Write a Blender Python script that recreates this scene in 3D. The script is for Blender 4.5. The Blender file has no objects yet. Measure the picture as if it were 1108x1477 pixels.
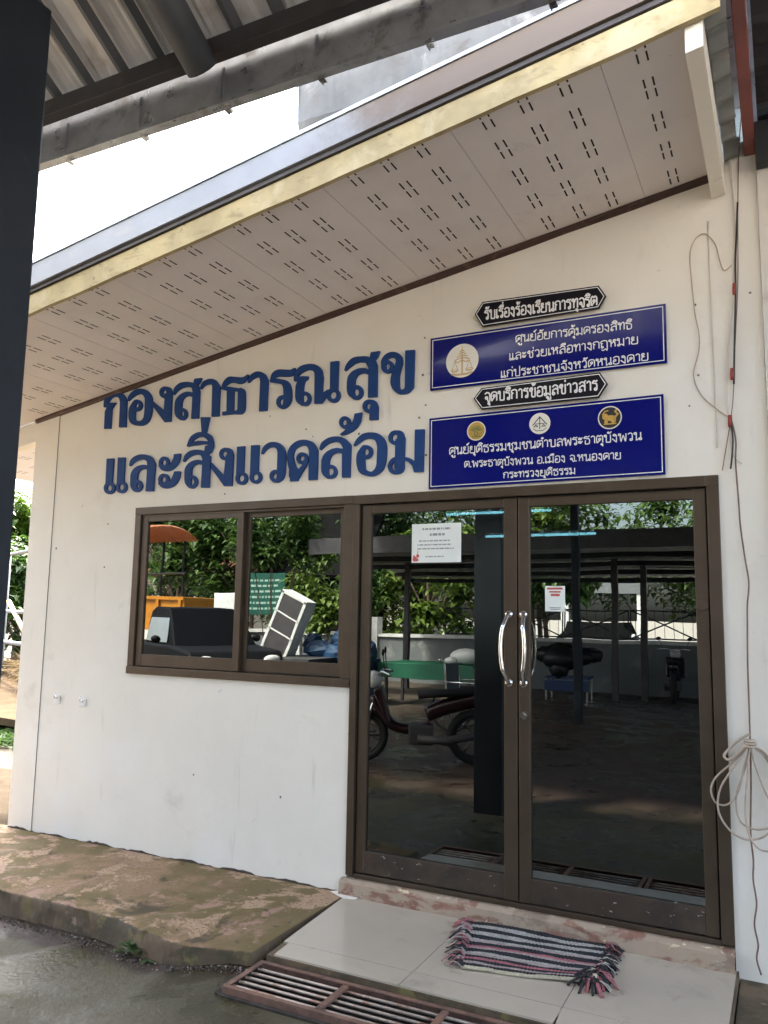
import bpy, bmesh, math, random
from mathutils import Vector, Matrix
from mathutils.geometry import delaunay_2d_cdt
rad = math.radians
SC = bpy.context.scene
COL = SC.collection
random.seed(7)

# ---------------------------------------------------------------- camera, sky, sun, exposure
cam = bpy.data.cameras.new('camera')
cam.sensor_fit = 'VERTICAL'; cam.sensor_height = 24.0
cam.lens = 24.0 * 1154.04 / 1477.0
cam.clip_start = 0.05; cam.clip_end = 2000
cam_o = bpy.data.objects.new('camera', cam); COL.objects.link(cam_o)
_R = Matrix.Rotation(rad(26.70987), 3, 'Z') @ Matrix.Rotation(rad(7.24109), 3, 'X') @ Matrix.Rotation(rad(-1.00234), 3, 'Y')
_r, _f, _u = _R.col[0], _R.col[1], _R.col[2]
_M = Matrix((( _r.x, _u.x, -_f.x), (_r.y, _u.y, -_f.y), (_r.z, _u.z, -_f.z))).to_4x4()
_M.translation = Vector((2.24830, -4.08054, 1.43510))
cam_o.matrix_world = _M
SC.camera = cam_o

SUN_EL, SUN_AZ = 58.0, -35.0          # azimuth from +Y towards +X (degrees)
world = bpy.data.worlds.new('World'); SC.world = world; world.use_nodes = True
wt = world.node_tree; wt.nodes.clear()
sky = wt.nodes.new('ShaderNodeTexSky'); sky.sky_type = 'NISHITA'; sky.sun_disc = False
sky.sun_elevation = rad(SUN_EL); sky.sun_rotation = rad(SUN_AZ)
sky.air_density = 1.0; sky.dust_density = 6.0; sky.ozone_density = 0.6
hs = wt.nodes.new('ShaderNodeHueSaturation'); hs.inputs['Saturation'].default_value = 0.80; hs.inputs['Value'].default_value = 1.15
bg = wt.nodes.new('ShaderNodeBackground'); bg.inputs['Strength'].default_value = 0.135
wo = wt.nodes.new('ShaderNodeOutputWorld')
wt.links.new(sky.outputs[0], hs.inputs['Color']); wt.links.new(hs.outputs[0], bg.inputs['Color']); wt.links.new(bg.outputs[0], wo.inputs['Surface'])

sun = bpy.data.lights.new('sun', 'SUN'); sun.energy = 2.7; sun.angle = rad(6); sun.color = (1.0, 0.95, 0.86)
sun_o = bpy.data.objects.new('sun', sun); COL.objects.link(sun_o)
_d = Vector((math.sin(rad(SUN_AZ)) * math.cos(rad(SUN_EL)), math.cos(rad(SUN_AZ)) * math.cos(rad(SUN_EL)), math.sin(rad(SUN_EL))))
sun_o.rotation_euler = _d.to_track_quat('Z', 'Y').to_euler(); sun_o.location = _d * 50

SC.view_settings.view_transform = 'Standard'; SC.view_settings.look = 'None'
SC.view_settings.gamma = 1.0; SC.view_settings.exposure = 3.22
SC.render.engine = 'CYCLES'
SC.cycles.max_bounces = 10; SC.cycles.diffuse_bounces = 5; SC.cycles.glossy_bounces = 5
SC.cycles.transparent_max_bounces = 12; SC.cycles.sample_clamp_indirect = 8
SC.cycles.use_denoising = True

# ---------------------------------------------------------------- materials
def _noise(nt, co, scale, detail=5, rough=.6, dist=0.0):
    n = nt.nodes.new('ShaderNodeTexNoise'); n.inputs['Scale'].default_value = scale
    n.inputs['Detail'].default_value = detail; n.inputs['Roughness'].default_value = rough; n.inputs['Distortion'].default_value = dist
    nt.links.new(co, n.inputs['Vector']); return n.outputs['Fac']
def _ramp(nt, fac, lo, hi):
    r = nt.nodes.new('ShaderNodeMapRange'); r.inputs['From Min'].default_value = lo; r.inputs['From Max'].default_value = hi
    r.interpolation_type = 'SMOOTHSTEP'
    nt.links.new(fac, r.inputs['Value']); return r.outputs['Result']
def _mix(nt, fac, a, b):
    m = nt.nodes.new('ShaderNodeMix'); m.data_type = 'RGBA'
    for sock, v in ((m.inputs[6], a), (m.inputs[7], b)):
        if isinstance(v, tuple): sock.default_value = (*v, 1)
        else: nt.links.new(v, sock)
    if isinstance(fac, (int, float)): m.inputs[0].default_value = fac
    else: nt.links.new(fac, m.inputs[0])
    return m.outputs[2]
def mat(name, base, rough=.6, metal=0., var=.12, vscale=6., stains=(), bump=0., bscale=60., rvar=0., spec=.5, stretch=None, coat=0., xramp=None):
    """stains: (colour, scale, low, high[, stretch]) patches laid over the base colour"""
    m = bpy.data.materials.new(name); m.use_nodes = True; nt = m.node_tree
    b = nt.nodes['Principled BSDF']
    tc = nt.nodes.new('ShaderNodeTexCoord')
    geo = nt.nodes.new('ShaderNodeNewGeometry')
    co = geo.outputs['Position'] if not stretch or stretch == 'pos' else tc.outputs['Object']
    if isinstance(stretch, tuple):
        mp = nt.nodes.new('ShaderNodeMapping'); mp.inputs['Scale'].default_value = stretch
        nt.links.new(tc.outputs['Object'], mp.inputs['Vector']); co = mp.outputs[0]
    else: co = tc.outputs['Object']
    dark = tuple(c * (1 - var) for c in base); lite = tuple(min(1, c * (1 + var)) for c in base)
    col = _mix(nt, _ramp(nt, _noise(nt, co, vscale), .3, .7), dark, lite)
    for s in stains:
        c2 = co
        if len(s) > 4:
            mp = nt.nodes.new('ShaderNodeMapping'); mp.inputs['Scale'].default_value = s[4]
            nt.links.new(tc.outputs['Object'], mp.inputs['Vector']); c2 = mp.outputs[0]
        col = _mix(nt, _ramp(nt, _noise(nt, c2, s[1], 7, .65, .4), s[2], s[3]), col, s[0])
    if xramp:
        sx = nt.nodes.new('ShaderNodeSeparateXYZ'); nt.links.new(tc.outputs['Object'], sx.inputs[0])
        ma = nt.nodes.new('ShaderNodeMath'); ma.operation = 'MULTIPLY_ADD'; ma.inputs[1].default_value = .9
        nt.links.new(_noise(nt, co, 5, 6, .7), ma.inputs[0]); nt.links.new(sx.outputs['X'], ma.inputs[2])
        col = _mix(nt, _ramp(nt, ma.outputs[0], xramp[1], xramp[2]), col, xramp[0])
    nt.links.new(col, b.inputs['Base Color'])
    b.inputs['Metallic'].default_value = metal; b.inputs['Roughness'].default_value = rough
    b.inputs['Specular IOR Level'].default_value = spec
    if coat: b.inputs['Coat Weight'].default_value = coat; b.inputs['Coat Roughness'].default_value = .03
    if rvar:
        r = nt.nodes.new('ShaderNodeMapRange'); r.inputs['To Min'].default_value = max(.02, rough - rvar); r.inputs['To Max'].default_value = min(1, rough + rvar)
        r.inputs['From Min'].default_value = .3; r.inputs['From Max'].default_value = .7
        nt.links.new(_noise(nt, co, vscale * 1.7), r.inputs['Value']); nt.links.new(r.outputs[0], b.inputs['Roughness'])
    if bump:
        bp = nt.nodes.new('ShaderNodeBump'); bp.inputs['Strength'].default_value = min(1, bump); bp.inputs['Distance'].default_value = .004
        nt.links.new(_noise(nt, co, bscale, 6), bp.inputs['Height']); nt.links.new(bp.outputs[0], b.inputs['Normal'])
    return m
def leaf_mat(name, c1, c2, scale=1.6):
    m = bpy.data.materials.new(name); m.use_nodes = True; nt = m.node_tree
    b = nt.nodes['Principled BSDF']; out = nt.nodes['Material Output']
    tc = nt.nodes.new('ShaderNodeTexCoord')
    col = _mix(nt, _ramp(nt, _noise(nt, tc.outputs['Object'], scale, 6, .75), .35, .65), c1, c2)
    nt.links.new(col, b.inputs['Base Color']); b.inputs['Roughness'].default_value = .5
    t = nt.nodes.new('ShaderNodeBsdfTranslucent'); nt.links.new(col, t.inputs['Color'])
    mx = nt.nodes.new('ShaderNodeMixShader'); mx.inputs[0].default_value = .35
    nt.links.new(b.outputs[0], mx.inputs[1]); nt.links.new(t.outputs[0], mx.inputs[2]); nt.links.new(mx.outputs[0], out.inputs['Surface'])
    return m
def glass_mat(name, tint, refl):
    m = bpy.data.materials.new(name); m.use_nodes = True; nt = m.node_tree; nt.nodes.clear()
    out = nt.nodes.new('ShaderNodeOutputMaterial')
    tr = nt.nodes.new('ShaderNodeBsdfTransparent'); tr.inputs[0].default_value = (*tint, 1)
    gl = nt.nodes.new('ShaderNodeBsdfGlossy'); gl.inputs['Roughness'].default_value = 0.0; gl.inputs['Color'].default_value = (.93, 1, .97, 1)
    bp = nt.nodes.new('ShaderNodeBump'); bp.inputs['Strength'].default_value = .12; bp.inputs['Distance'].default_value = .004
    gp = nt.nodes.new('ShaderNodeNewGeometry'); nt.links.new(_noise(nt, gp.outputs['Position'], 2.6, 1, .4), bp.inputs['Height']); nt.links.new(bp.outputs[0], gl.inputs['Normal'])
    lw = nt.nodes.new('ShaderNodeFresnel'); lw.inputs['IOR'].default_value = 1.5
    ad = nt.nodes.new('ShaderNodeMath'); ad.operation = 'ADD'; ad.use_clamp = True; ad.inputs[1].default_value = refl
    nt.links.new(lw.outputs[0], ad.inputs[0])
    mx = nt.nodes.new('ShaderNodeMixShader'); nt.links.new(ad.outputs[0], mx.inputs[0])
    nt.links.new(tr.outputs[0], mx.inputs[1]); nt.links.new(gl.outputs[0], mx.inputs[2]); nt.links.new(mx.outputs[0], out.inputs['Surface'])
    return m
def emit_mat(name, col, strength):
    m = bpy.data.materials.new(name); m.use_nodes = True; b = m.node_tree.nodes['Principled BSDF']
    b.inputs['Emission Color'].default_value = (*col, 1); b.inputs['Emission Strength'].default_value = strength
    return m

# ---------------------------------------------------------------- mesh building
ORG = {}                                  # world origin of every object built here
class MB:
    def __init__(s): s.v = []; s.f = []; s.m = []
    def add(s, vs, fs, mi=0):
        o = len(s.v); s.v += [tuple(p) for p in vs]; s.f += [tuple(i + o for i in f) for f in fs]; s.m += [mi] * len(fs); return s
    def box(s, x0, x1, y0, y1, z0, z1, mi=0):
        if x0 > x1: x0, x1 = x1, x0
        if y0 > y1: y0, y1 = y1, y0
        if z0 > z1: z0, z1 = z1, z0
        return s.add([(x0,y0,z0),(x1,y0,z0),(x1,y1,z0),(x0,y1,z0),(x0,y0,z1),(x1,y0,z1),(x1,y1,z1),(x0,y1,z1)],
              [(0,3,2,1),(4,5,6,7),(0,1,5,4),(1,2,6,5),(2,3,7,6),(3,0,4,7)], mi)
    def prism(s, poly, axis, a, b, mi=0):
        """poly of 2D points extruded along axis x|y|z from a to b"""
        def P(p, t): return {'x': (t, p[0], p[1]), 'y': (p[0], t, p[1]), 'z': (p[0], p[1], t)}[axis]
        n = len(poly)
        return s.add([P(p, a) for p in poly] + [P(p, b) for p in poly],
              [tuple(range(n))[::-1], tuple(range(n, 2 * n))] + [(i, (i + 1) % n, n + (i + 1) % n, n + i) for i in range(n)], mi)
    def tube(s, pts, r, n=8, mi=0, caps=True, ry=None, closed=False):
        pts = [Vector(p) for p in pts]; N = len(pts); vs = []; prev = None
        for i, p in enumerate(pts):
            if closed: t = pts[(i + 1) % N] - pts[i - 1]
            else: t = pts[min(i + 1, N - 1)] - pts[max(i - 1, 0)]
            t = t.normalized() if t.length > 1e-9 else Vector((0, 0, 1))
            if prev is None:
                a = Vector((0, 0, 1)) if abs(t.z) < .9 else Vector((0, 1, 0))
            else: a = prev
            u = (a - t * a.dot(t)).normalized(); w = t.cross(u); prev = u
            rr = r[i] if isinstance(r, (list, tuple)) else r; r2 = rr if ry is None else (ry[i] if isinstance(ry, (list, tuple)) else ry)
            for k in range(n):
                c = 2 * math.pi * k / n; vs.append(p + u * (r2 * math.cos(c)) + w * (rr * math.sin(c)))
        fs = []
        for i in range(N if closed else N - 1):
            for k in range(n):
                j = (i + 1) % N; fs.append((i*n+k, i*n+(k+1)%n, j*n+(k+1)%n, j*n+k))
        if caps and not closed: fs += [tuple(range(n))[::-1], tuple(range((N-1)*n, N*n))]
        return s.add(vs, fs, mi)
    def torus(s, c, R, r, axis='y', n=24, m=8, mi=0):
        pts = []
        for i in range(n):
            a = 2 * math.pi * i / n; p, q = R * math.cos(a), R * math.sin(a)
            pts.append({'y': (c[0]+p, c[1], c[2]+q), 'x': (c[0], c[1]+p, c[2]+q), 'z': (c[0]+p, c[1]+q, c[2])}[axis])
        return s.tube(pts, r, m, mi, closed=True)
    def ball(s, c, r, n=10, m=7, mi=0):
        rx, ry, rz = r if isinstance(r, tuple) else (r, r, r); vs = []; fs = []
        for i in range(m + 1):
            t = math.pi * i / m
            for k in range(n):
                a = 2 * math.pi * k / n; vs.append((c[0]+rx*math.sin(t)*math.cos(a), c[1]+ry*math.sin(t)*math.sin(a), c[2]+rz*math.cos(t)))
        for i in range(m):
            for k in range(n): fs.append((i*n+k, (i+1)*n+k, (i+1)*n+(k+1)%n, i*n+(k+1)%n))
        return s.add(vs, fs, mi)
    def disc(s, cx, cz, r, y, n=40, mi=0, ry=None):
        ry = ry or r
        return s.add([(cx + r*math.cos(2*math.pi*k/n), y, cz + ry*math.sin(2*math.pi*k/n)) for k in range(n)], [tuple(range(n))], mi)
    def move(s, k=0, rz=0, t=(0,0,0)):
        c, q = math.cos(rz), math.sin(rz)
        s.v = s.v[:k] + [(c*x - q*y + t[0], q*x + c*y + t[1], z + t[2]) for x, y, z in s.v[k:]]; return s
    def build(s, name, mats, parent=None, org=None, smooth=False, bevel=0, label=None, cat=None, group=None, kind=None):
        o3 = ORG[parent.name] if parent else Vector(org or (0, 0, 0))
        me = bpy.data.meshes.new(name); me.from_pydata([tuple(Vector(p) - o3) for p in s.v], [], s.f)
        mats = mats if isinstance(mats, (list, tuple)) else [mats]
        for m in mats: me.materials.append(m)
        me.polygons.foreach_set('material_index', s.m)
        if smooth: me.polygons.foreach_set('use_smooth', [True] * len(s.f))
        me.update()
        o = bpy.data.objects.new(name, me); COL.objects.link(o); ORG[o.name] = o3
        if parent: o.parent = parent
        else: o.location = o3
        if bevel:
            b = o.modifiers.new('bevel', 'BEVEL'); b.width = bevel; b.segments = 2; b.limit_method = 'ANGLE'; b.angle_limit = rad(40)
        if label: o['label'] = label
        if cat: o['category'] = cat
        if group: o['group'] = group
        if kind: o['kind'] = kind
        return o
def thing(name, loc, label, cat, group=None, rz=0):
    o = bpy.data.objects.new(name, None); COL.objects.link(o); o.location = loc; o.rotation_euler = (0, 0, rz)
    o.empty_display_size = .1; ORG[o.name] = Vector(loc); o['label'] = label; o['category'] = cat
    if group: o['group'] = group
    return o
def copy_tree(o, parent=None):
    c = o.copy(); COL.objects.link(c); c.parent = parent; ORG[c.name] = ORG[o.name].copy()
    for ch in list(o.children): copy_tree(ch, c)
    return c
def smooth_path(pts, n=8, closed=False):
    pts = [Vector(p) for p in pts]; out = []
    if closed: q = [pts[-1]] + pts + [pts[0], pts[1]]
    else: q = [pts[0]*2 - pts[1]] + pts + [pts[-1]*2 - pts[-2]]
    for i in range(1, len(q) - 2):
        a, b, c, d = q[i-1:i+3]
        for k in range(n):
            t = k / n; out.append(.5*((2*b) + (c-a)*t + (2*a-5*b+4*c-d)*t*t + (3*b-a-3*c+d)*t**3))
    if not closed: out.append(pts[-1])
    return out
def hsh(*a):
    x = math.sin(sum(v * k for v, k in zip(a, (12.9898, 78.233, 37.719)))) * 43758.5453
    return x - math.floor(x)
def sstep(a, b, x):
    t = min(1, max(0, (x - a) / (b - a))); return t * t * (3 - 2 * t)
# ---------------------------------------------------------------- material library
M = {}
M['wall'] = mat('wall_paint', (.80,.762,.672), .62, var=.035, vscale=1.3, stains=[((.66,.63,.57),2.4,.60,.74,(5,5,.45)),((.50,.47,.42),48,.70,.75),((.66,.62,.53),2.2,.58,.78),((.60,.58,.54),9,.66,.74),((.82,.795,.73),1.1,.5,.7)], bump=.35, bscale=26)
M['line'] = mat('dark_joint', (.16,.15,.14), .9)
M['soffit'] = mat('soffit_board', (.72,.69,.675), .6, var=.03, vscale=2, stains=[((.58,.52,.48),3,.62,.8),((.68,.63,.61),.8,.5,.7),((.40,.33,.28),28,.70,.76)], bump=.1)
M['slot'] = mat('slot_dark', (.02,.018,.016), .9)
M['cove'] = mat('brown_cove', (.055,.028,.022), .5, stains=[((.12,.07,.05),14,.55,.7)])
M['fascia'] = mat('fascia_wood', (.42,.345,.18), .7, var=.18, vscale=4, stains=[((.30,.24,.12),8,.52,.68,(1,1,4)),((.10,.08,.05),22,.64,.72),((.52,.45,.28),3,.5,.7)], bump=.4, bscale=30)
M['galv'] = mat('galvanised_sheet', (.52,.54,.56), .34, metal=.85, var=.12, vscale=9, stains=[((.30,.29,.27),7,.5,.7),((.22,.16,.11),18,.66,.76)], bump=.25, bscale=14, rvar=.1)
M['rust_galv'] = mat('weathered_sheet', (.42,.40,.37), .45, metal=.7, var=.2, vscale=6, stains=[((.20,.15,.11),4,.42,.64),((.30,.10,.05),12,.66,.74)], bump=.2, bscale=14)
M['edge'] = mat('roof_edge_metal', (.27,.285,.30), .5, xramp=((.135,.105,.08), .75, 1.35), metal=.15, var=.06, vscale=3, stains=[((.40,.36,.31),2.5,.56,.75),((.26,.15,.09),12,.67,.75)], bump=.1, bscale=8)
M['brown_edge'] = mat('stained_roof_edge', (.17,.145,.12), .6, metal=.15, var=.2, vscale=4, stains=[((.09,.065,.05),3,.5,.7),((.24,.21,.18),5,.56,.7),((.22,.09,.05),11,.66,.74)], bump=.2, bscale=14)
M['alu'] = mat('bronze_aluminium', (.088,.064,.044), .38, metal=.55, var=.1, vscale=5, stains=[((.15,.125,.10),16,.62,.78,(1,1,.2))], bump=.06, bscale=90, rvar=.08)
M['alu_worn'] = mat('scuffed_aluminium', (.078,.057,.042), .45, metal=.45, var=.15, vscale=5, stains=[((.05,.04,.032),5,.45,.65),((.60,.56,.50),19,.64,.68,(1,1,2.5))], bump=.1)
M['gasket'] = mat('black_gasket', (.012,.012,.012), .6)
M['glass'] = glass_mat('tinted_glass', (.045,.075,.082), .115)
M['chrome'] = mat('polished_steel', (.75,.74,.72), .14, metal=1, var=.05, rvar=.04)
M['navy'] = mat('blue_letter_face', (.010,.050,.185), .55, spec=.25, var=.15, vscale=5, stains=[((.020,.065,.20),26,.6,.75),((.08,.14,.26),70,.70,.76)], bump=.15, bscale=50)
M['sign_blue'] = mat('blue_sign_vinyl', (.004,.007,.150), .12, var=.05, spec=.3, coat=.12)
M['sign_black'] = mat('black_sign_vinyl', (.006,.005,.010), .35, var=.05, spec=.2)
M['sign_white'] = mat('white_vinyl', (.80,.80,.80), .4, var=.03)
M['gold'] = mat('gold_ink', (.52,.32,.06), .45, var=.15, vscale=40)
M['tan_ink'] = mat('tan_ink', (.56,.40,.20), .5, var=.1, vscale=40)
M['cream_disc'] = mat('cream_vinyl', (.78,.76,.68), .4, var=.03)
M['black_ink'] = mat('black_ink', (.012,.012,.014), .5)
M['green_ink'] = mat('green_ink', (.10,.17,.05), .5)
M['paper'] = mat('paper', (.78,.82,.78), .75, var=.03)
M['print'] = mat('grey_print', (.30,.31,.32), .8, var=.3, vscale=120)
M['red_print'] = mat('red_print', (.50,.10,.09), .8, var=.3, vscale=60)
M['tile'] = mat('floor_tile', (.47,.415,.33), .17, var=.05, vscale=1.2, stains=[((.38,.345,.28),3,.55,.75),((.33,.29,.225),6,.60,.76),((.28,.25,.20),40,.68,.76)], rvar=.08)
M['grout'] = mat('grout', (.16,.14,.11), .9)
M['sillpaint'] = mat('red_painted_concrete', (.23,.115,.08), .8, var=.2, vscale=9, stains=[((.36,.28,.20),6,.40,.52,(1,1,2.4)),((.66,.56,.36),17,.62,.67,(1,1,1.8)),((.24,.18,.13),5,.56,.68,(1,1,2))], bump=.5, bscale=40)
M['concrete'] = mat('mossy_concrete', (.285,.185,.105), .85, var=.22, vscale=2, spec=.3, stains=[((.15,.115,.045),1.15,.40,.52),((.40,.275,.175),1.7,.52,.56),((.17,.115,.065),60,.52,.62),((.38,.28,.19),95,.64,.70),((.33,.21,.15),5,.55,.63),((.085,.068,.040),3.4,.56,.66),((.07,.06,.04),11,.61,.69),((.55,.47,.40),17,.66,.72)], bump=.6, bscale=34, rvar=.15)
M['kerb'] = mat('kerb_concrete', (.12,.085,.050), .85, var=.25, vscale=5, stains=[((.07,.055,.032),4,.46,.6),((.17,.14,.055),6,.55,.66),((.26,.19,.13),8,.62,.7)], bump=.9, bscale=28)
M['gap'] = mat('dirt_seam', (.07,.052,.038), .95, var=.3, vscale=20, bump=.6)
M['rust'] = mat('rusty_steel', (.165,.092,.066), .75, var=.3, vscale=14, stains=[((.20,.105,.07),8,.5,.65),((.10,.07,.055),20,.55,.7)], bump=.5, bscale=60)
M['bar'] = mat('worn_steel_bar', (.36,.30,.25), .5, metal=.5, var=.2, vscale=10, stains=[((.22,.12,.08),9,.5,.66)], bump=.3)
M['pit'] = mat('drain_dirt', (.035,.028,.022), .95, var=.4, vscale=20, bump=.5)
M['post'] = mat('dark_blue_grey_paint', (.023,.028,.034), .5, var=.15, vscale=3, spec=.2, stains=[((.045,.05,.055),2,.55,.75),((.07,.05,.04),16,.70,.75)], bump=.1)
M['steel_dark'] = mat('dark_steel', (.060,.055,.058), .5, var=.2, vscale=6, stains=[((.12,.08,.06),8,.6,.72)])
M['batten'] = mat('grey_batten', (.095,.105,.115), .55, var=.1)
M['sheet'] = mat('roof_sheet', (.68,.68,.67), .5, metal=.1, var=.08, vscale=5, stains=[((.52,.49,.45),6,.5,.7)])
M['dark_sheet'] = mat('dark_corrugated', (.20,.21,.20), .6, metal=.2, var=.15, vscale=6, stains=[((.30,.26,.20),10,.6,.7)])
M['black_roof'] = mat('black_roof', (.020,.021,.024), .6, var=.2)
M['redsteel'] = mat('red_oxide_steel', (.23,.060,.050), .5, var=.15, vscale=6)
M['plaster2'] = mat('neighbour_plaster', (.66,.63,.56), .75, var=.05, vscale=1.5, stains=[((.50,.46,.38),3,.55,.75)], bump=.4, bscale=20)
M['cable_w'] = mat('white_cable', (.62,.58,.52), .5, var=.08)
M['cable_b'] = mat('black_cable', (.015,.014,.014), .5)
M['cable_r'] = mat('red_cable', (.30,.05,.035), .5)
M['cable_br'] = mat('brown_cable', (.17,.10,.07), .55, var=.2, vscale=20)
M['cable_beige'] = mat('beige_cable', (.44,.36,.28), .5, var=.15, vscale=20)
M['plastic'] = mat('white_plastic', (.74,.74,.72), .4)
M['inner'] = mat('room_lining', (.16,.20,.21), .8, var=.05)
M['inner_dark'] = mat('room_floor', (.10,.11,.12), .4, var=.1)

WALLX0, WALLX1 = -2.728, 2.2
def sz(x): return 3.297 + .1705 * x          # height of the sloping soffit above x

# ================================================================ office building
B = thing('office_building', (0, 0, 0), 'white single storey office with sloping eave, brown framed window and glass double door', 'building')
w = MB()
w.prism([(WALLX0,-.16),(0,-.16),(0,1.014),(-1.69,1.014),(-1.69,2.12),(1.98,2.12),(1.98,-.16),(WALLX1,-.16),(WALLX1,3.79),(2.062,3.77),(2.062,sz(2.0)+.06),(WALLX0,sz(WALLX0)+.06)], 'y', 0, .12)
w.box(WALLX0, WALLX0+.12, .12, 5.5, -.16, sz(WALLX0)+.03)
w.box(WALLX0+.12, 3.4, 5.4, 5.5, -.16, 3.2)
w.prism([(WALLX0,-.15),(-2.494,-.15),(-2.494,sz(-2.494)-.02),(WALLX0,sz(WALLX0)-.02)], 'y', -.005, 0)
w.box(-2.494, -2.4922, -.0035, 0, -.15, sz(-2.49)-.03, 1)
random.seed(17)
for (x, z, r_) in [(1.90,2.98,.006),(1.905,2.62,.005),(.43,2.80,.007),(.45,2.62,.005),(.41,2.55,.006),(.02,2.49,.006),(-.35,2.55,.005),(-.30,2.50,.004),(.455,2.33,.006),(-.95,2.18,.005),(-1.95,2.02,.005),(-1.96,1.72,.006),(-2.44,1.86,.007),(-1.1,.42,.005),(-.45,.36,.006),(1.86,2.47,.004),(2.15,3.0,.005),(-.62,2.66,.004),(.44,3.02,.005),(.30,2.45,.004)]:
    w.add([(x + r_*(1+.4*hsh(k, x))*math.cos(k), -.0012, z + r_*(1+.4*hsh(k, z))*math.sin(k)) for k in [i*math.pi/4 for i in range(8)]], [tuple(range(8))], 1)
w.build('wall', [M['wall'], M['line']], B)
# a run of old paint where the wall meets the apron
g = MB(); n = 90
top = [(WALLX0 + (0-WALLX0)*i/n, -.098 + .010*hsh(i, 3) + .006*math.sin(i*.5)) for i in range(n+1)]
g.prism([(WALLX0,-.13)] + [(x, z) for x, z in reversed(top)][::-1] + [(0,-.13)], 'y', -.007, -.001)
g.build('base_dirt_seam', M['gap'], B)
# soffit with its slots (pattern of the board)
s = MB()
for k in range(-7, 3):
    x0 = 1.68 + .63*(k-1)+.63 - .63; x1 = x0 + .63
    a, b = max(x0, -3.9) + .0012, min(x1, 1.992) - .0012
    if b <= a: continue
    y1 = 0.0
    s.prism([(a, sz(a)), (b, sz(b)), (b, sz(b)+.008), (a, sz(a)+.008)], 'y', -1.165, y1)
    for cx in (x0+.15, x0+.315, x0+.48):
        if not a+.02 < cx < b-.02: continue
        for gy in (-1.107, -.865, -.617, -.37, -.122):
            for dx in (-.018, .018):
                for dy in (-.048, .030):
                    X0, X1 = cx+dx-.0037, cx+dx+.0037; Y0 = gy+dy-.028+.004*(dx>0); Y1 = Y0+.060
                    Y0 = max(Y0, -1.158)
                    s.add([(X0,Y0,sz(X0)-.0012),(X1,Y0,sz(X1)-.0012),(X1,Y1,sz(X1)-.0012),(X0,Y1,sz(X0)-.0012)], [(0,3,2,1)], 1)
for (a, b) in ((-4.0, WALLX0),):                     # soffit of the overhang beside the building
    s.prism([(a, sz(a)-.02), (b, sz(b)-.02), (b, sz(b)-.012), (a, sz(a)-.012)], 'y', .105, 5.5)
    for cx in [a+.2+.17*i for i in range(6)]:
        for j in range(18):
            gy = .25 + .25*j
            for dx in (-.018,.018):
                for dy in (-.03,.03):
                    X0, X1 = cx+dx-.0032, cx+dx+.0032
                    s.add([(X0,gy+dy-.022,sz(X0)-.0212),(X1,gy+dy-.022,sz(X1)-.0212),(X1,gy+dy+.022,sz(X1)-.0212),(X0,gy+dy+.022,sz(X0)-.0212)], [(0,3,2,1)], 1)
s.build('soffit', [M['soffit'], M['slot']], B)
b_ = MB(); b_.prism([(-4.0, sz(-4.0)-.16), (WALLX0, sz(WALLX0)-.16), (WALLX0, sz(WALLX0)-.003), (-4.0, sz(-4.0)-.003)], 'y', .003, .1)
b_.build('side_beam', M['wall'], B, bevel=.004)
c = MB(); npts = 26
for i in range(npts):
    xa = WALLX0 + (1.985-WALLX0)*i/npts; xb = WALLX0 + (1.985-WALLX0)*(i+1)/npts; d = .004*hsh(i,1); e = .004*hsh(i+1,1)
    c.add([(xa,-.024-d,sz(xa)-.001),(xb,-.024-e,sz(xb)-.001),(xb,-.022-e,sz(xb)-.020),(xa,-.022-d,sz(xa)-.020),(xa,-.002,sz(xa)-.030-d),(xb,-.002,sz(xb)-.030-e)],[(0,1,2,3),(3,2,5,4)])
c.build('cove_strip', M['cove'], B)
# fascia, drip edge, metal edge, roof
def eave(name, y0, y1, dz0, dz1, xa, xb, m, bev=.003, wob=0):
    q = MB(); n = 40
    for i in range(n):
        a = xa + (xb-xa)*i/n; b = xa + (xb-xa)*(i+1)/n; da = wob*hsh(i, 5); db = wob*hsh(i+1, 5)
        q.add([(a,y0,sz(a)+dz0-da),(b,y0,sz(b)+dz0-db),(b,y1,sz(b)+dz0-db),(a,y1,sz(a)+dz0-da),(a,y0,sz(a)+dz1),(b,y0,sz(b)+dz1),(b,y1,sz(b)+dz1),(a,y1,sz(a)+dz1)],
              [(0,1,5,4),(2,3,7,6),(0,3,2,1),(4,5,6,7)] + ([(0,4,7,3)] if i == 0 else []) + ([(1,2,6,5)] if i == n-1 else []))
    return q.build(name, m, B)
eave('fascia_board', -1.192, -1.167, -.022, .085, -4.0, 2.12, M['fascia'], wob=.006)
eave('drip_edge', -1.205, -1.168, .090, .110, -4.0, 2.14, M['steel_dark'])
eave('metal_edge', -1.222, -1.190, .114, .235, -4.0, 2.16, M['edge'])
eave('roof_sheet', -1.23, 5.7, .238, .256, -4.0, 2.24, M['galv'])
t = MB()
t.prism([(1.994,sz(1.994)-.125),(2.058,sz(2.058)-.125),(2.058,sz(2.058)+.02),(1.994,sz(1.994)+.02)], 'y', -1.16, -.004)
t.build('barge_board', M['wall'], B, bevel=.003)
t = MB()                                               # corrugated end of the roof past the barge board
NN = 60
for i in range(NN):
    ya = -1.16 + 1.16*i/NN; yb = -1.16 + 1.16*(i+1)/NN
    za = .018*math.sin(i/NN*2*math.pi*7); zb = .018*math.sin((i+1)/NN*2*math.pi*7)
    t.add([(2.06,ya,sz(2.06)+.05+za),(2.135-.012*hsh(i//4,2),ya,sz(2.12)+.06+za),(2.135-.012*hsh(i//4,2),yb,sz(2.12)+.06+zb),(2.06,yb,sz(2.06)+.05+zb)], [(0,1,2,3)])
t.build('corrugated_roof_end', M['dark_sheet'], B)

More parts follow.
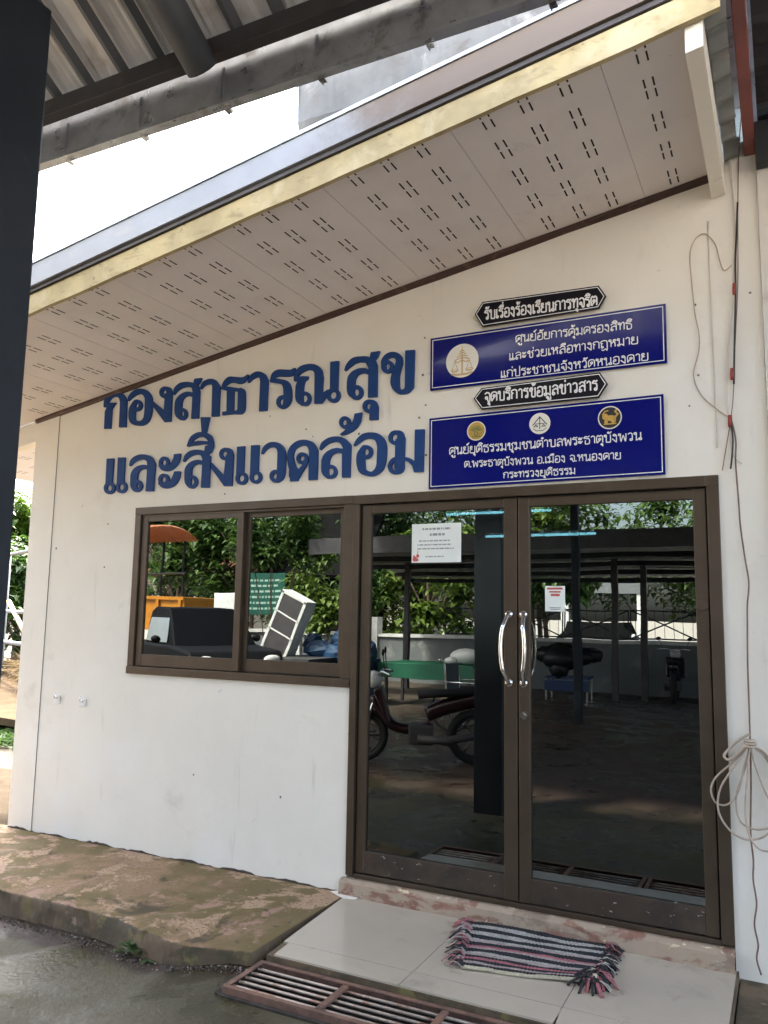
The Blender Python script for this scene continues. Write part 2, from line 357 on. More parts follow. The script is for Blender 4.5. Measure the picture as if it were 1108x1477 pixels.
# ---------------- window
F = MB()
F.box(-1.69,0,-.016,.085,2.07,2.12); F.box(-1.69,0,-.022,.085,1.014,1.062)
F.box(-1.69,-1.640,-.014,.085,1.062,2.07); F.box(-.062,0,-.014,.085,1.062,2.07)
F.box(-1.64,-.062,.040,.046,1.062,1.075); F.box(-1.64,-.062,.0,.012,2.055,2.07)
wf = F.build('window', M['alu'], B, bevel=.003)
def sash(x0, x1, y0, y1, s0, s1):
    q = MB(); q.box(x0,x0+s0,y0,y1,1.066,2.058); q.box(x1-s1,x1,y0,y1,1.066,2.058)
    q.box(x0+s0,x1-s1,y0+.002,y1-.002,1.066,1.142); q.box(x0+s0,x1-s1,y0+.002,y1-.002,2.024,2.058)
    o = q.build('sash', M['alu'], wf, bevel=.002)
    p = MB(); ym = (y0+y1)/2; p.box(x0+s0,x1-s1,ym-.003,ym+.003,1.142,2.024); p.build('pane', M['glass'], wf)
sash(-1.636, -.795, .002, .032, .050, .048)
sash(-.835, -.066, .034, .064, .070, .042)
# ---------------- doors
F = MB()
F.box(0.001,1.98,-.016,.09,2.066,2.119); F.box(.001,.044,-.016,.09,0,2.066); F.box(1.925,1.98,-.016,.09,0,2.066)
F.box(.044,1.925,-.004,.09,-.012,.012)
df = F.build('door_frame', M['alu'], B, bevel=.003)
q = MB(); q.box(.044,1.925,.05,.06,.012,2.066); 
q = MB(); q.box(.044,.052,.03,.06,.012,2.066); q.box(1.917,1.925,.03,.06,.012,2.066); q.box(.052,1.917,.03,.06,2.058,2.066); q.box(.983,.989,.03,.055,.02,2.06)
q.build('door_seal', M['gasket'], B)
def leaf(x0, x1, sl, sr, hx, bow):
    q = MB(); q.box(x0,x0+sl,.004,.046,.016,2.060); q.box(x1-sr,x1,.004,.046,.016,2.060); q.box(x0+sl,x1-sr,.006,.044,2.010,2.058)
    d = q.build('door', M['alu'], B, bevel=.003)
    q = MB(); q.box(x0+sl,x1-sr,.005,.045,.018,.135); q.build('bottom_rail', M['alu_worn'], d, bevel=.003)
    q = MB(); q.box(x0+sl,x1-sr,.022,.028,.135,2.010); q.build('pane', M['glass'], d)
    q = MB(); pts = []
    for i in range(21):
        u = i/20; k = math.sin(math.pi*u); pts.append((hx + bow*k*.024, .002 - .058*min(1, k*1.7) - .012*k, 1.085 + .365*u))
    q.tube(smooth_path(pts, 2), .0115, 12)
    q.tube([(hx,.006,1.092),(hx,-.006,1.092)], .020, 16); q.tube([(hx,.006,1.443),(hx,-.006,1.443)], .020, 16)
    q.build('handle', M['chrome'], d, smooth=True)
    return d
d1 = leaf(.052, .982, .058, .072, .940, -1)
d2 = leaf(.990, 1.918, .060, .058, 1.018, 1)
q = MB(); q.tube([(1.018,.006,.93),(1.018,-.006,.93)], .019, 20); q.tube([(1.018,-.006,.93),(1.018,-.010,.93)], .010, 16); q.build('lock', M['chrome'], d2)
q = MB(); q.tube([(1.888,.006,1.50),(1.888,-.008,1.50)], .026, 20); q.build('round_stop', M['alu'], d2, bevel=.002)
# sill under the door
q = MB(); n = 60
for i in range(n):
    a = -.02 + 2.0*i/n; b = -.02 + 2.0*(i+1)/n; j = lambda k: -.040 - .006*hsh(k, 9) - .012*sstep(1.4,2.0,-.02+2.0*k/n)
    q.add([(a,.05,-.014),(b,.05,-.014),(b,-.024,-.016),(a,-.024,-.016),(a,j(i),-.034),(b,j(i+1),-.034),(b,j(i+1)-.010,-.115),(a,j(i)-.010,-.115)],[(0,3,2,1),(3,4,5,2),(4,7,6,5)])
q.build('door_sill', M['sillpaint'], B, smooth=False)
q = MB(); q.prism([(-.05,-.005),(.0,-.004),(.04,-.03),(.105,-.052),(.10,-.075),(.03,-.09),(-.03,-.06),(-.08,-.03)], 'z', -.0978, -.0935); q.build('paint_spill', M['wall'], B, bevel=.001)
# ---------------- room behind the glass
q = MB(); q.box(-2.55,3.3,.3,5.39,-.06,-.02); q.build('room_floor', M['inner_dark'], B)
q = MB(); q.box(-2.55,3.3,.13,5.39,2.95,3.0); q.box(-2.56,-2.54,.13,5.39,-.02,2.95); q.box(3.3,3.32,.13,5.39,-.02,2.95); q.box(-2.54,3.3,5.36,5.38,-.02,2.95); q.build('room_lining', M['inner'], B)
tube_m = emit_mat('fluorescent_tube', (.95, 1.0, 1.0), 12.0)
for (x, y, z, L) in ((-1.17, 4.3, 2.565, 1.2), (-.70, 4.3, 2.30, 1.2)):
    t = thing('ceiling_lamp', (x, y, z), 'lit fluorescent tube lamp behind the top of the left door' if x < -1 else 'lit fluorescent tube lamp behind the upper right door glass', 'lamp')
    q = MB(); q.box(x-.03,x+L+.03,y-.03,y+.03,z+.03,z+.07); q.build('lamp_housing', M['plastic'], t)
    q = MB(); q.tube([(x,y,z),(x+L,y,z)], .014, 10); q.build('lamp_tube', tube_m, t, smooth=True)
    for hx_ in (x+.2, x+L-.2): q = MB(); q.tube([(hx_,y,z+.07),(hx_,y,2.95)], .006, 6); q.build('hanger', M['steel_dark'], t)

# ================================================================ raised letters
LETTERS=[
('ก',[[-1962,2966,-1987,2963,-2009,2953,-2022,2944,-2033,2932,-2042,2920,-2048,2907,-2050,2888,-2050,2866,-2048,2861,-2045,2859,-2039,2857,-2031,2862,-2028,2859,-2016,2861,-2015,2860,-2034,2827,-2032,2701,-1974,2698,-1970,2699,-1969,2840,-1934,2880,-1938,2882,-2007,2888,-2012,2890,-1994,2906,-1975,2919,-1961,2924,-1944,2926,-1927,2922,-1909,2912,-1902,2903,-1894,2882,-1890,2700,-1886,2698,-1827,2695,-1826,2697,-1832,2882,-1835,2885,-1856,2921,-1867,2933,-1877,2941,-1898,2952,-1918,2960,-1941,2965]]),
('อ',[[-1726,2959,-1748,2958,-1764,2954,-1780,2948,-1791,2942,-1807,2928,-1818,2915,-1827,2888,-1823,2882,-1814,2881,-1789,2897,-1758,2912,-1742,2917,-1723,2920,-1709,2920,-1698,2917,-1685,2909,-1674,2897,-1666,2884,-1663,2866,-1661,2807,-1663,2773,-1666,2754,-1671,2742,-1678,2734,-1695,2727,-1711,2727,-1722,2730,-1737,2736,-1741,2740,-1744,2747,-1747,2766,-1745,2800,-1722,2798,-1705,2803,-1697,2808,-1692,2814,-1687,2826,-1686,2837,-1691,2852,-1701,2866,-1717,2877,-1734,2883,-1748,2883,-1761,2880,-1771,2874,-1799,2838,-1806,2821,-1808,2800,-1807,2772,-1802,2752,-1794,2734,-1782,2720,-1768,2710,-1748,2702,-1703,2694,-1684,2692,-1662,2694,-1638,2702,-1620,2715,-1610,2730,-1601,2752,-1595,2785,-1594,2829,-1597,2862,-1602,2881,-1611,2899,-1621,2913,-1639,2930,-1656,2941,-1678,2951,-1703,2957],[-1738,2857,-1735,2858,-1726,2854,-1721,2849,-1718,2842,-1718,2834,-1721,2828,-1727,2824,-1732,2823,-1741,2826,-1748,2835,-1747,2843]]),
('ง',[[-1495,2949,-1511,2946,-1526,2938,-1535,2926,-1537,2911,-1533,2896,-1528,2887,-1521,2880,-1505,2869,-1485,2863,-1487,2782,-1489,2781,-1595,2857,-1594,2826,-1478,2699,-1425,2697,-1422,2698,-1423,2886,-1424,2892,-1432,2918,-1438,2927,-1443,2933,-1452,2938,-1460,2942],[-1494,2923,-1485,2921,-1479,2917,-1475,2910,-1473,2904,-1473,2900,-1475,2898,-1486,2899,-1488,2897,-1487,2891,-1488,2888,-1493,2890,-1500,2894,-1505,2901,-1506,2908,-1503,2918,-1499,2922]]),
('ส',[[-1182,2971,-1235,2972,-1237,2969,-1241,2944,-1267,2952,-1298,2958,-1324,2960,-1350,2959,-1365,2955,-1381,2948,-1398,2936,-1406,2926,-1412,2914,-1418,2890,-1416,2884,-1410,2881,-1402,2882,-1378,2903,-1356,2914,-1332,2921,-1307,2923,-1291,2923,-1278,2920,-1265,2916,-1257,2912,-1252,2907,-1245,2883,-1245,2880,-1248,2880,-1276,2888,-1294,2890,-1310,2889,-1330,2885,-1350,2877,-1366,2867,-1377,2857,-1387,2845,-1393,2831,-1395,2808,-1394,2767,-1390,2748,-1384,2735,-1377,2725,-1354,2707,-1344,2701,-1336,2698,-1326,2696,-1308,2697,-1293,2705,-1283,2719,-1281,2727,-1281,2737,-1284,2749,-1289,2758,-1297,2767,-1305,2773,-1321,2781,-1334,2783,-1334,2785,-1333,2816,-1330,2830,-1324,2842,-1317,2849,-1307,2855,-1295,2858,-1285,2860,-1245,2848,-1246,2701,-1244,2699,-1242,2699,-1188,2696,-1186,2697,-1185,2881,-1197,2900,-1194,2902,-1204,2928,-1187,2940,-1174,2970],[-1335,2759,-1330,2760,-1322,2757,-1316,2753,-1311,2746,-1309,2737,-1310,2729,-1314,2724,-1320,2720,-1322,2719,-1334,2738,-1336,2744]]),
('า',[[-1110,2956,-1125,2955,-1139,2952,-1154,2947,-1164,2940,-1175,2927,-1185,2899,-1181,2894,-1174,2893,-1150,2912,-1132,2918,-1120,2919,-1105,2919,-1092,2917,-1087,2915,-1082,2902,-1077,2699,-1075,2697,-1019,2695,-1017,2697,-1018,2894,-1021,2897,-1025,2905,-1041,2925,-1057,2941,-1066,2947,-1079,2952,-1095,2955]]),
('ธ',[[-803,2948,-828,2936,-842,2935,-864,2938,-925,2950,-939,2952,-949,2951,-958,2949,-971,2943,-989,2927,-999,2910,-1008,2881,-1006,2874,-964,2860,-960,2858,-956,2721,-990,2721,-989,2698,-888,2697,-880,2694,-842,2691,-833,2693,-826,2696,-816,2705,-811,2716,-809,2728,-809,2773,-813,2825,-816,2839,-823,2850,-831,2858,-846,2865,-853,2866,-863,2864,-943,2884,-972,2887,-976,2890,-956,2902,-944,2907,-935,2909,-923,2909,-906,2907,-876,2896,-864,2894,-850,2893,-833,2896,-824,2900,-815,2906,-804,2918,-792,2942,-793,2945,-796,2948,-800,2949],[-903,2849,-871,2844,-869,2750,-869,2724,-875,2719,-898,2719,-900,2721]]),
('า',[[-723,2959,-738,2959,-755,2954,-769,2947,-778,2941,-789,2925,-798,2901,-798,2896,-794,2893,-788,2893,-759,2912,-733,2921,-719,2921,-704,2915,-698,2889,-699,2698,-697,2696,-642,2694,-640,2697,-637,2892,-655,2926,-669,2940,-691,2952,-706,2957]]),
('ร',[[-444,2949,-461,2941,-474,2939,-545,2951,-559,2952,-573,2951,-590,2946,-602,2939,-611,2930,-617,2918,-624,2883,-622,2877,-547,2858,-532,2849,-523,2834,-518,2805,-517,2781,-535,2781,-552,2776,-564,2764,-568,2757,-570,2745,-569,2733,-561,2716,-549,2704,-532,2695,-521,2693,-512,2693,-502,2695,-490,2700,-474,2711,-462,2727,-456,2745,-455,2769,-458,2801,-464,2828,-470,2843,-476,2853,-486,2864,-497,2872,-511,2878,-548,2889,-571,2894,-592,2896,-579,2904,-560,2907,-487,2897,-473,2897,-459,2899,-445,2909,-438,2923,-436,2945,-439,2948],[-530,2758,-520,2758,-518,2757,-517,2754,-518,2725,-524,2717,-531,2720,-538,2725,-543,2738,-543,2745,-540,2751,-535,2756]]),
('ณ',[[-133,2952,-183,2953,-181,2784,-188,2780,-196,2781,-233,2763,-230,2867,-233,2870,-235,2887,-240,2904,-247,2916,-259,2930,-276,2943,-295,2952,-317,2958,-341,2960,-369,2959,-391,2955,-407,2948,-421,2938,-435,2923,-442,2907,-444,2895,-444,2866,-439,2861,-420,2860,-415,2858,-424,2845,-429,2828,-430,2769,-428,2754,-424,2739,-419,2729,-409,2719,-384,2700,-373,2700,-359,2696,-351,2695,-340,2697,-330,2702,-320,2712,-316,2721,-313,2735,-314,2744,-317,2754,-327,2769,-335,2777,-343,2782,-354,2786,-371,2789,-370,2822,-367,2838,-360,2854,-341,2861,-338,2880,-377,2887,-413,2888,-415,2889,-401,2902,-383,2912,-359,2920,-340,2922,-321,2918,-307,2913,-299,2904,-294,2894,-292,2870,-289,2702,-236,2699,-205,2735,-203,2734,-196,2720,-189,2711,-175,2701,-165,2697,-154,2695,-144,2695,-130,2699,-120,2705,-111,2718,-108,2727,-107,2736,-111,2753,-117,2762,-126,2773,-124,2950],[-160,2763,-151,2761,-143,2756,-137,2750,-134,2741,-134,2734,-138,2725,-144,2720,-152,2718,-160,2719,-168,2724,-173,2730,-178,2739,-177,2748,-175,2755,-169,2760],[-367,2764,-359,2764,-351,2761,-345,2755,-340,2745,-339,2735,-343,2726,-349,2720,-357,2718,-363,2719,-367,2721,-370,2734,-372,2760,-371,2762]]),
('ส',[[149,2976,97,2976,96,2975,89,2948,87,2947,72,2954,50,2958,5,2962,-19,2960,-32,2956,-46,2948,-61,2934,-72,2921,-77,2911,-83,2890,-82,2885,-77,2882,-73,2882,-47,2900,-14,2919,2,2923,20,2925,46,2921,55,2919,62,2916,70,2904,82,2881,82,2873,60,2883,47,2886,20,2888,1,2885,-19,2879,-32,2872,-43,2863,-54,2850,-60,2834,-63,2812,-63,2772,-60,2750,-54,2735,-44,2722,-15,2699,5,2695,14,2695,23,2697,37,2705,46,2718,48,2728,48,2744,45,2754,40,2763,30,2774,21,2781,10,2785,-6,2787,-7,2790,-5,2822,3,2837,10,2845,19,2850,32,2853,45,2854,52,2854,61,2850,81,2842,82,2839,82,2703,84,2701,142,2698,141,2893,141,2895,138,2896,137,2898,127,2925,143,2941,155,2973,155,2975,154,2976],[-6,2762,1,2763,10,2760,17,2753,21,2745,22,2735,20,2727,13,2721,7,2719,-2,2721,-9,2737,-11,2746,-10,2758]]),
('ุ',[[84,2689,73,2687,65,2684,58,2679,53,2672,49,2665,47,2653,48,2643,51,2635,59,2622,66,2615,82,2607,95,2605,94,2566,95,2564,149,2561,151,2562,153,2640,150,2642,143,2661,135,2673,123,2681,110,2685],[86,2665,89,2665,99,2659,100,2657,98,2640,95,2638,95,2630,92,2629,85,2631,80,2634,77,2638,74,2646,74,2652,76,2658,80,2663]]),
('ข',[[372,2953,324,2956,322,2954,322,2738,319,2728,311,2725,300,2725,296,2727,290,2736,288,2746,286,2791,287,2808,290,2824,305,2874,307,2889,306,2901,303,2913,300,2922,293,2932,281,2944,263,2954,244,2959,225,2960,206,2956,190,2948,182,2941,174,2932,166,2916,164,2904,167,2888,166,2878,167,2870,173,2855,184,2843,199,2835,208,2833,216,2832,231,2837,242,2846,243,2847,244,2850,244,2848,235,2828,229,2797,228,2776,231,2760,240,2739,252,2724,269,2709,284,2701,299,2697,315,2695,328,2696,340,2698,346,2701,356,2707,375,2726,376,2730,378,2741,382,2950,381,2952,380,2953],[227,2925,238,2925,247,2922,257,2915,261,2909,262,2899,261,2891,248,2855,247,2858,248,2862,248,2875,245,2884,241,2892,236,2899,228,2905,221,2910,209,2914,206,2916,215,2922],[201,2891,207,2892,213,2890,220,2884,223,2877,224,2869,222,2863,218,2858,212,2856,203,2857,198,2860,197,2862,199,2870,196,2888]]),
('แ',[[-1854,2481,-1879,2483,-1882,2481,-1879,2299,-1885,2289,-1886,2274,-1881,2257,-1870,2244,-1860,2237,-1851,2232,-1831,2228,-1820,2228,-1811,2230,-1801,2234,-1794,2239,-1785,2252,-1782,2268,-1784,2279,-1792,2292,-1800,2301,-1815,2310,-1816,2312,-1817,2479,-1820,2480],[-1932,2481,-1986,2482,-1988,2480,-1985,2305,-1996,2291,-1999,2280,-1997,2263,-1991,2252,-1984,2245,-1975,2238,-1966,2233,-1954,2229,-1946,2228,-1931,2228,-1920,2231,-1912,2234,-1899,2245,-1895,2253,-1893,2262,-1894,2274,-1899,2285,-1910,2298,-1924,2308,-1922,2478,-1924,2480],[-1842,2292,-1833,2293,-1824,2289,-1816,2283,-1812,2274,-1811,2266,-1815,2257,-1822,2252,-1830,2250,-1838,2251,-1846,2255,-1851,2259,-1856,2268,-1857,2276,-1854,2285,-1847,2291],[-1956,2290,-1948,2291,-1936,2288,-1929,2283,-1924,2274,-1923,2265,-1925,2259,-1931,2253,-1939,2250,-1947,2250,-1956,2254,-1963,2259,-1968,2268,-1968,2281,-1963,2287]]),
('ล',[[-1675,2490,-1697,2488,-1718,2483,-1737,2476,-1754,2466,-1760,2460,-1767,2450,-1774,2423,-1773,2419,-1768,2415,-1760,2414,-1734,2434,-1710,2445,-1689,2451,-1659,2454,-1648,2452,-1638,2449,-1626,2444,-1617,2439,-1613,2433,-1608,2412,-1610,2410,-1637,2415,-1654,2416,-1683,2413,-1698,2410,-1712,2404,-1728,2395,-1739,2385,-1752,2365,-1756,2345,-1754,2290,-1752,2279,-1747,2267,-1742,2260,-1728,2243,-1708,2231,-1691,2229,-1680,2229,-1664,2234,-1654,2240,-1649,2247,-1643,2259,-1643,2269,-1644,2277,-1652,2292,-1661,2301,-1675,2310,-1692,2316,-1691,2347,-1683,2367,-1679,2373,-1672,2378,-1662,2382,-1649,2385,-1638,2385,-1627,2383,-1611,2380,-1609,2379,-1608,2377,-1611,2230,-1544,2227,-1537,2411,-1540,2420,-1562,2452,-1574,2464,-1585,2470,-1607,2479,-1632,2486,-1656,2489],[-1693,2291,-1693,2292,-1690,2292,-1679,2286,-1674,2279,-1671,2271,-1672,2263,-1676,2257,-1682,2252,-1690,2251,-1695,2270]]),
('ะ',[[-1333,2470,-1377,2469,-1379,2468,-1381,2445,-1393,2423,-1401,2412,-1416,2400,-1415,2415,-1419,2429,-1424,2438,-1435,2449,-1446,2455,-1454,2458,-1464,2460,-1475,2459,-1490,2454,-1500,2445,-1506,2435,-1508,2421,-1506,2409,-1508,2403,-1505,2394,-1487,2374,-1476,2367,-1463,2361,-1447,2358,-1431,2357,-1416,2358,-1400,2361,-1386,2366,-1368,2375,-1356,2384,-1346,2394,-1327,2425,-1323,2469],[-1469,2437,-1460,2437,-1452,2434,-1447,2428,-1443,2421,-1442,2412,-1446,2404,-1450,2400,-1458,2398,-1465,2399,-1471,2402,-1475,2406,-1480,2415,-1479,2427,-1475,2433],[-1346,2351,-1369,2351,-1370,2350,-1375,2332,-1390,2303,-1398,2293,-1411,2284,-1410,2298,-1413,2313,-1420,2323,-1432,2334,-1443,2339,-1459,2343,-1472,2342,-1486,2337,-1494,2332,-1499,2326,-1505,2312,-1505,2302,-1501,2289,-1504,2279,-1500,2273,-1479,2255,-1469,2249,-1460,2245,-1444,2241,-1424,2240,-1400,2243,-1380,2248,-1365,2255,-1353,2263,-1341,2274,-1333,2285,-1320,2313,-1316,2349,-1318,2350],[-1467,2320,-1458,2321,-1450,2319,-1442,2312,-1438,2306,-1437,2298,-1440,2290,-1445,2285,-1452,2282,-1460,2282,-1467,2285,-1474,2292,-1477,2298,-1476,2310,-1473,2316]]),
('สิ่',[[-1165,2702,-1167,2700,-1153,2601,-1182,2602,-1199,2599,-1219,2592,-1237,2582,-1249,2571,-1257,2559,-1271,2524,-1271,2518,-1273,2514,-1257,2510,-1247,2514,-1125,2517,-1089,2509,-1090,2507,-1092,2507,-1117,2506,-1122,2474,-1125,2472,-1145,2478,-1170,2483,-1205,2486,-1228,2484,-1248,2480,-1267,2471,-1282,2460,-1290,2448,-1299,2419,-1297,2413,-1292,2411,-1284,2412,-1260,2433,-1243,2442,-1221,2449,-1193,2452,-1171,2450,-1158,2446,-1150,2442,-1146,2438,-1135,2415,-1136,2409,-1161,2415,-1181,2417,-1203,2415,-1226,2410,-1241,2404,-1255,2395,-1269,2381,-1276,2369,-1281,2353,-1281,2339,-1278,2292,-1274,2274,-1267,2260,-1254,2247,-1236,2232,-1222,2228,-1205,2227,-1190,2231,-1178,2239,-1172,2246,-1169,2254,-1167,2262,-1167,2276,-1171,2286,-1176,2294,-1184,2303,-1197,2311,-1207,2315,-1220,2317,-1221,2319,-1221,2349,-1218,2361,-1213,2370,-1206,2377,-1197,2382,-1184,2386,-1172,2388,-1162,2386,-1135,2379,-1138,2230,-1135,2229,-1074,2226,-1072,2227,-1070,2434,-1071,2435,-1078,2435,-1081,2436,-1084,2439,-1089,2448,-1084,2452,-1077,2452,-1072,2454,-1066,2460,-1056,2481,-1051,2494,-1050,2510,-1051,2522,-1061,2551,-1073,2570,-1089,2582,-1115,2594,-1090,2694,-1093,2695],[-1158,2569,-1143,2568,-1125,2560,-1106,2547,-1095,2534,-1174,2544,-1224,2541,-1226,2543,-1214,2553,-1196,2562,-1177,2568],[-1219,2295,-1211,2294,-1202,2288,-1196,2279,-1194,2271,-1195,2261,-1199,2256,-1206,2250,-1213,2249,-1216,2249,-1219,2251,-1224,2271,-1223,2293]]),
('ง',[[-958,2481,-975,2477,-989,2470,-998,2457,-1001,2442,-997,2426,-986,2411,-971,2401,-961,2398,-949,2396,-948,2395,-956,2300,-958,2299,-1060,2389,-1059,2351,-950,2229,-888,2226,-886,2431,-889,2433,-897,2456,-902,2463,-910,2469,-925,2476],[-962,2457,-957,2457,-943,2451,-937,2443,-937,2433,-939,2431,-946,2431,-947,2420,-950,2418,-958,2419,-965,2423,-970,2428,-973,2434,-974,2440,-973,2448,-969,2453]]),
('แ',[[-710,2478,-750,2479,-750,2298,-748,2296,-752,2285,-753,2275,-749,2260,-745,2252,-738,2245,-731,2239,-722,2234,-705,2230,-694,2230,-687,2232,-678,2236,-672,2240,-666,2247,-662,2254,-659,2269,-662,2283,-668,2293,-675,2301,-688,2309,-689,2475,-690,2477,-691,2477],[-805,2478,-857,2479,-859,2476,-858,2301,-857,2297,-863,2282,-862,2268,-858,2256,-848,2244,-840,2238,-832,2234,-814,2229,-802,2229,-794,2231,-780,2239,-774,2246,-770,2253,-767,2268,-769,2278,-775,2292,-785,2302,-800,2311,-800,2476,-800,2478],[-715,2292,-708,2293,-699,2291,-692,2287,-686,2279,-684,2271,-686,2261,-691,2256,-700,2252,-709,2252,-716,2254,-720,2258,-726,2266,-728,2274,-727,2281,-722,2288],[-819,2293,-810,2292,-803,2288,-797,2282,-793,2274,-793,2266,-796,2258,-802,2253,-810,2250,-817,2251,-826,2254,-832,2261,-836,2269,-837,2276,-833,2285,-826,2291]]),
('ว',[[-588,2488,-605,2488,-620,2484,-634,2478,-646,2470,-654,2463,-661,2453,-670,2422,-666,2417,-658,2416,-639,2436,-632,2442,-613,2452,-599,2455,-584,2454,-569,2450,-560,2445,-552,2436,-548,2427,-546,2417,-546,2308,-559,2310,-568,2310,-578,2307,-585,2304,-591,2299,-598,2289,-601,2273,-597,2256,-591,2248,-582,2239,-575,2234,-565,2230,-538,2227,-517,2236,-506,2243,-496,2254,-489,2268,-486,2288,-484,2333,-485,2367,-488,2413,-492,2429,-500,2444,-511,2457,-522,2466,-536,2475,-551,2482,-566,2486],[-566,2287,-560,2288,-555,2288,-550,2286,-544,2279,-545,2263,-550,2253,-554,2251,-561,2251,-566,2254,-571,2259,-574,2265,-575,2271,-574,2277,-571,2283]]),
('ด',[[-374,2484,-391,2482,-405,2479,-423,2472,-437,2463,-449,2454,-458,2443,-466,2430,-473,2412,-476,2392,-475,2369,-468,2338,-457,2305,-457,2264,-454,2256,-449,2250,-448,2230,-393,2229,-391,2230,-388,2244,-380,2251,-358,2284,-337,2311,-329,2327,-321,2352,-324,2373,-328,2381,-335,2391,-343,2398,-350,2402,-367,2406,-383,2404,-396,2396,-404,2384,-406,2376,-406,2364,-403,2356,-398,2348,-388,2339,-381,2334,-371,2331,-359,2329,-389,2302,-391,2301,-408,2320,-419,2345,-427,2370,-430,2386,-429,2398,-424,2414,-417,2426,-408,2434,-394,2441,-378,2446,-364,2448,-354,2447,-345,2444,-335,2440,-328,2434,-323,2425,-316,2404,-315,2230,-254,2230,-253,2403,-256,2414,-278,2447,-286,2456,-299,2466,-313,2473,-334,2480,-353,2483],[-370,2384,-364,2384,-357,2381,-351,2376,-348,2370,-348,2364,-350,2358,-353,2354,-360,2351,-367,2352,-372,2354,-377,2358,-381,2364,-382,2371,-380,2377,-375,2382]]),
('ล',[[-148,2485,-171,2483,-189,2478,-207,2470,-224,2460,-232,2450,-237,2441,-244,2417,-241,2412,-237,2410,-231,2410,-205,2431,-179,2445,-154,2451,-136,2453,-116,2449,-100,2440,-92,2431,-79,2408,-85,2406,-110,2412,-124,2414,-153,2411,-166,2407,-184,2400,-195,2393,-206,2384,-216,2373,-220,2365,-227,2344,-226,2290,-224,2276,-219,2264,-214,2256,-206,2247,-183,2231,-179,2230,-172,2231,-161,2229,-150,2230,-136,2234,-127,2240,-119,2252,-116,2261,-117,2275,-120,2285,-129,2300,-143,2310,-154,2314,-172,2315,-172,2332,-169,2344,-165,2355,-161,2363,-154,2372,-144,2378,-132,2382,-120,2384,-109,2383,-87,2377,-85,2375,-82,2234,-81,2232,-78,2232,-28,2229,-25,2418,-27,2426,-31,2432,-56,2456,-67,2465,-76,2471,-90,2477,-112,2483,-132,2485],[-165,2294,-158,2294,-149,2289,-143,2283,-140,2275,-140,2267,-143,2259,-148,2253,-157,2250,-164,2250,-171,2253,-174,2265,-175,2291]]),
('้',[[41,2615,-4,2612,-6,2611,-11,2581,-26,2551,-29,2551,-36,2575,-39,2582,-46,2591,-56,2598,-66,2602,-80,2603,-90,2601,-101,2594,-109,2582,-111,2571,-110,2561,-104,2547,-95,2538,-86,2531,-78,2528,-61,2526,-73,2515,-99,2498,-101,2495,-99,2491,-94,2488,-65,2490,-49,2493,-16,2506,8,2522,17,2532,35,2558,44,2612,44,2614],[-80,2581,-73,2583,-68,2581,-62,2578,-57,2571,-56,2564,-57,2556,-62,2550,-67,2548,-74,2548,-79,2550,-84,2555,-87,2561,-88,2567,-87,2573]]),
('อ',[[92,2490,73,2489,59,2486,50,2484,36,2476,22,2465,6,2449,-8,2423,-5,2416,3,2416,56,2447,67,2451,86,2454,102,2453,121,2447,132,2440,140,2431,147,2412,150,2391,148,2298,145,2284,141,2276,136,2268,125,2258,118,2255,113,2254,104,2256,93,2260,78,2268,74,2272,73,2278,69,2333,89,2332,102,2337,109,2342,114,2348,120,2362,121,2373,118,2385,113,2395,103,2405,94,2411,84,2414,61,2417,54,2415,40,2402,23,2380,17,2368,13,2349,13,2320,18,2292,25,2271,36,2254,49,2243,63,2237,100,2228,119,2226,139,2229,162,2238,182,2252,193,2266,202,2288,208,2314,212,2353,212,2388,209,2409,201,2431,192,2446,173,2465,159,2475,141,2483,120,2487],[70,2391,78,2392,85,2390,92,2383,95,2377,95,2368,93,2362,88,2357,81,2355,74,2356,68,2360,67,2381]]),
('ม',[[423,2478,393,2480,390,2479,389,2299,358,2318,326,2327,328,2437,328,2440,325,2441,319,2461,313,2472,305,2479,293,2484,262,2487,246,2484,239,2481,228,2470,223,2461,221,2447,222,2438,227,2425,233,2417,241,2410,250,2405,265,2401,267,2399,266,2332,265,2330,249,2325,238,2316,226,2300,221,2284,221,2271,226,2257,232,2246,241,2237,257,2230,277,2228,300,2231,313,2238,319,2245,325,2258,326,2273,325,2303,327,2306,351,2296,376,2270,387,2236,389,2234,444,2233,449,2474,449,2476,447,2477],[257,2462,264,2463,271,2460,276,2457,279,2452,278,2438,276,2436,267,2434,267,2424,265,2424,258,2425,254,2428,249,2434,246,2440,247,2453,251,2458],[261,2304,263,2303,265,2262,273,2256,266,2252,259,2254,252,2259,247,2268,245,2276,246,2282,250,2292,256,2300]]),
]

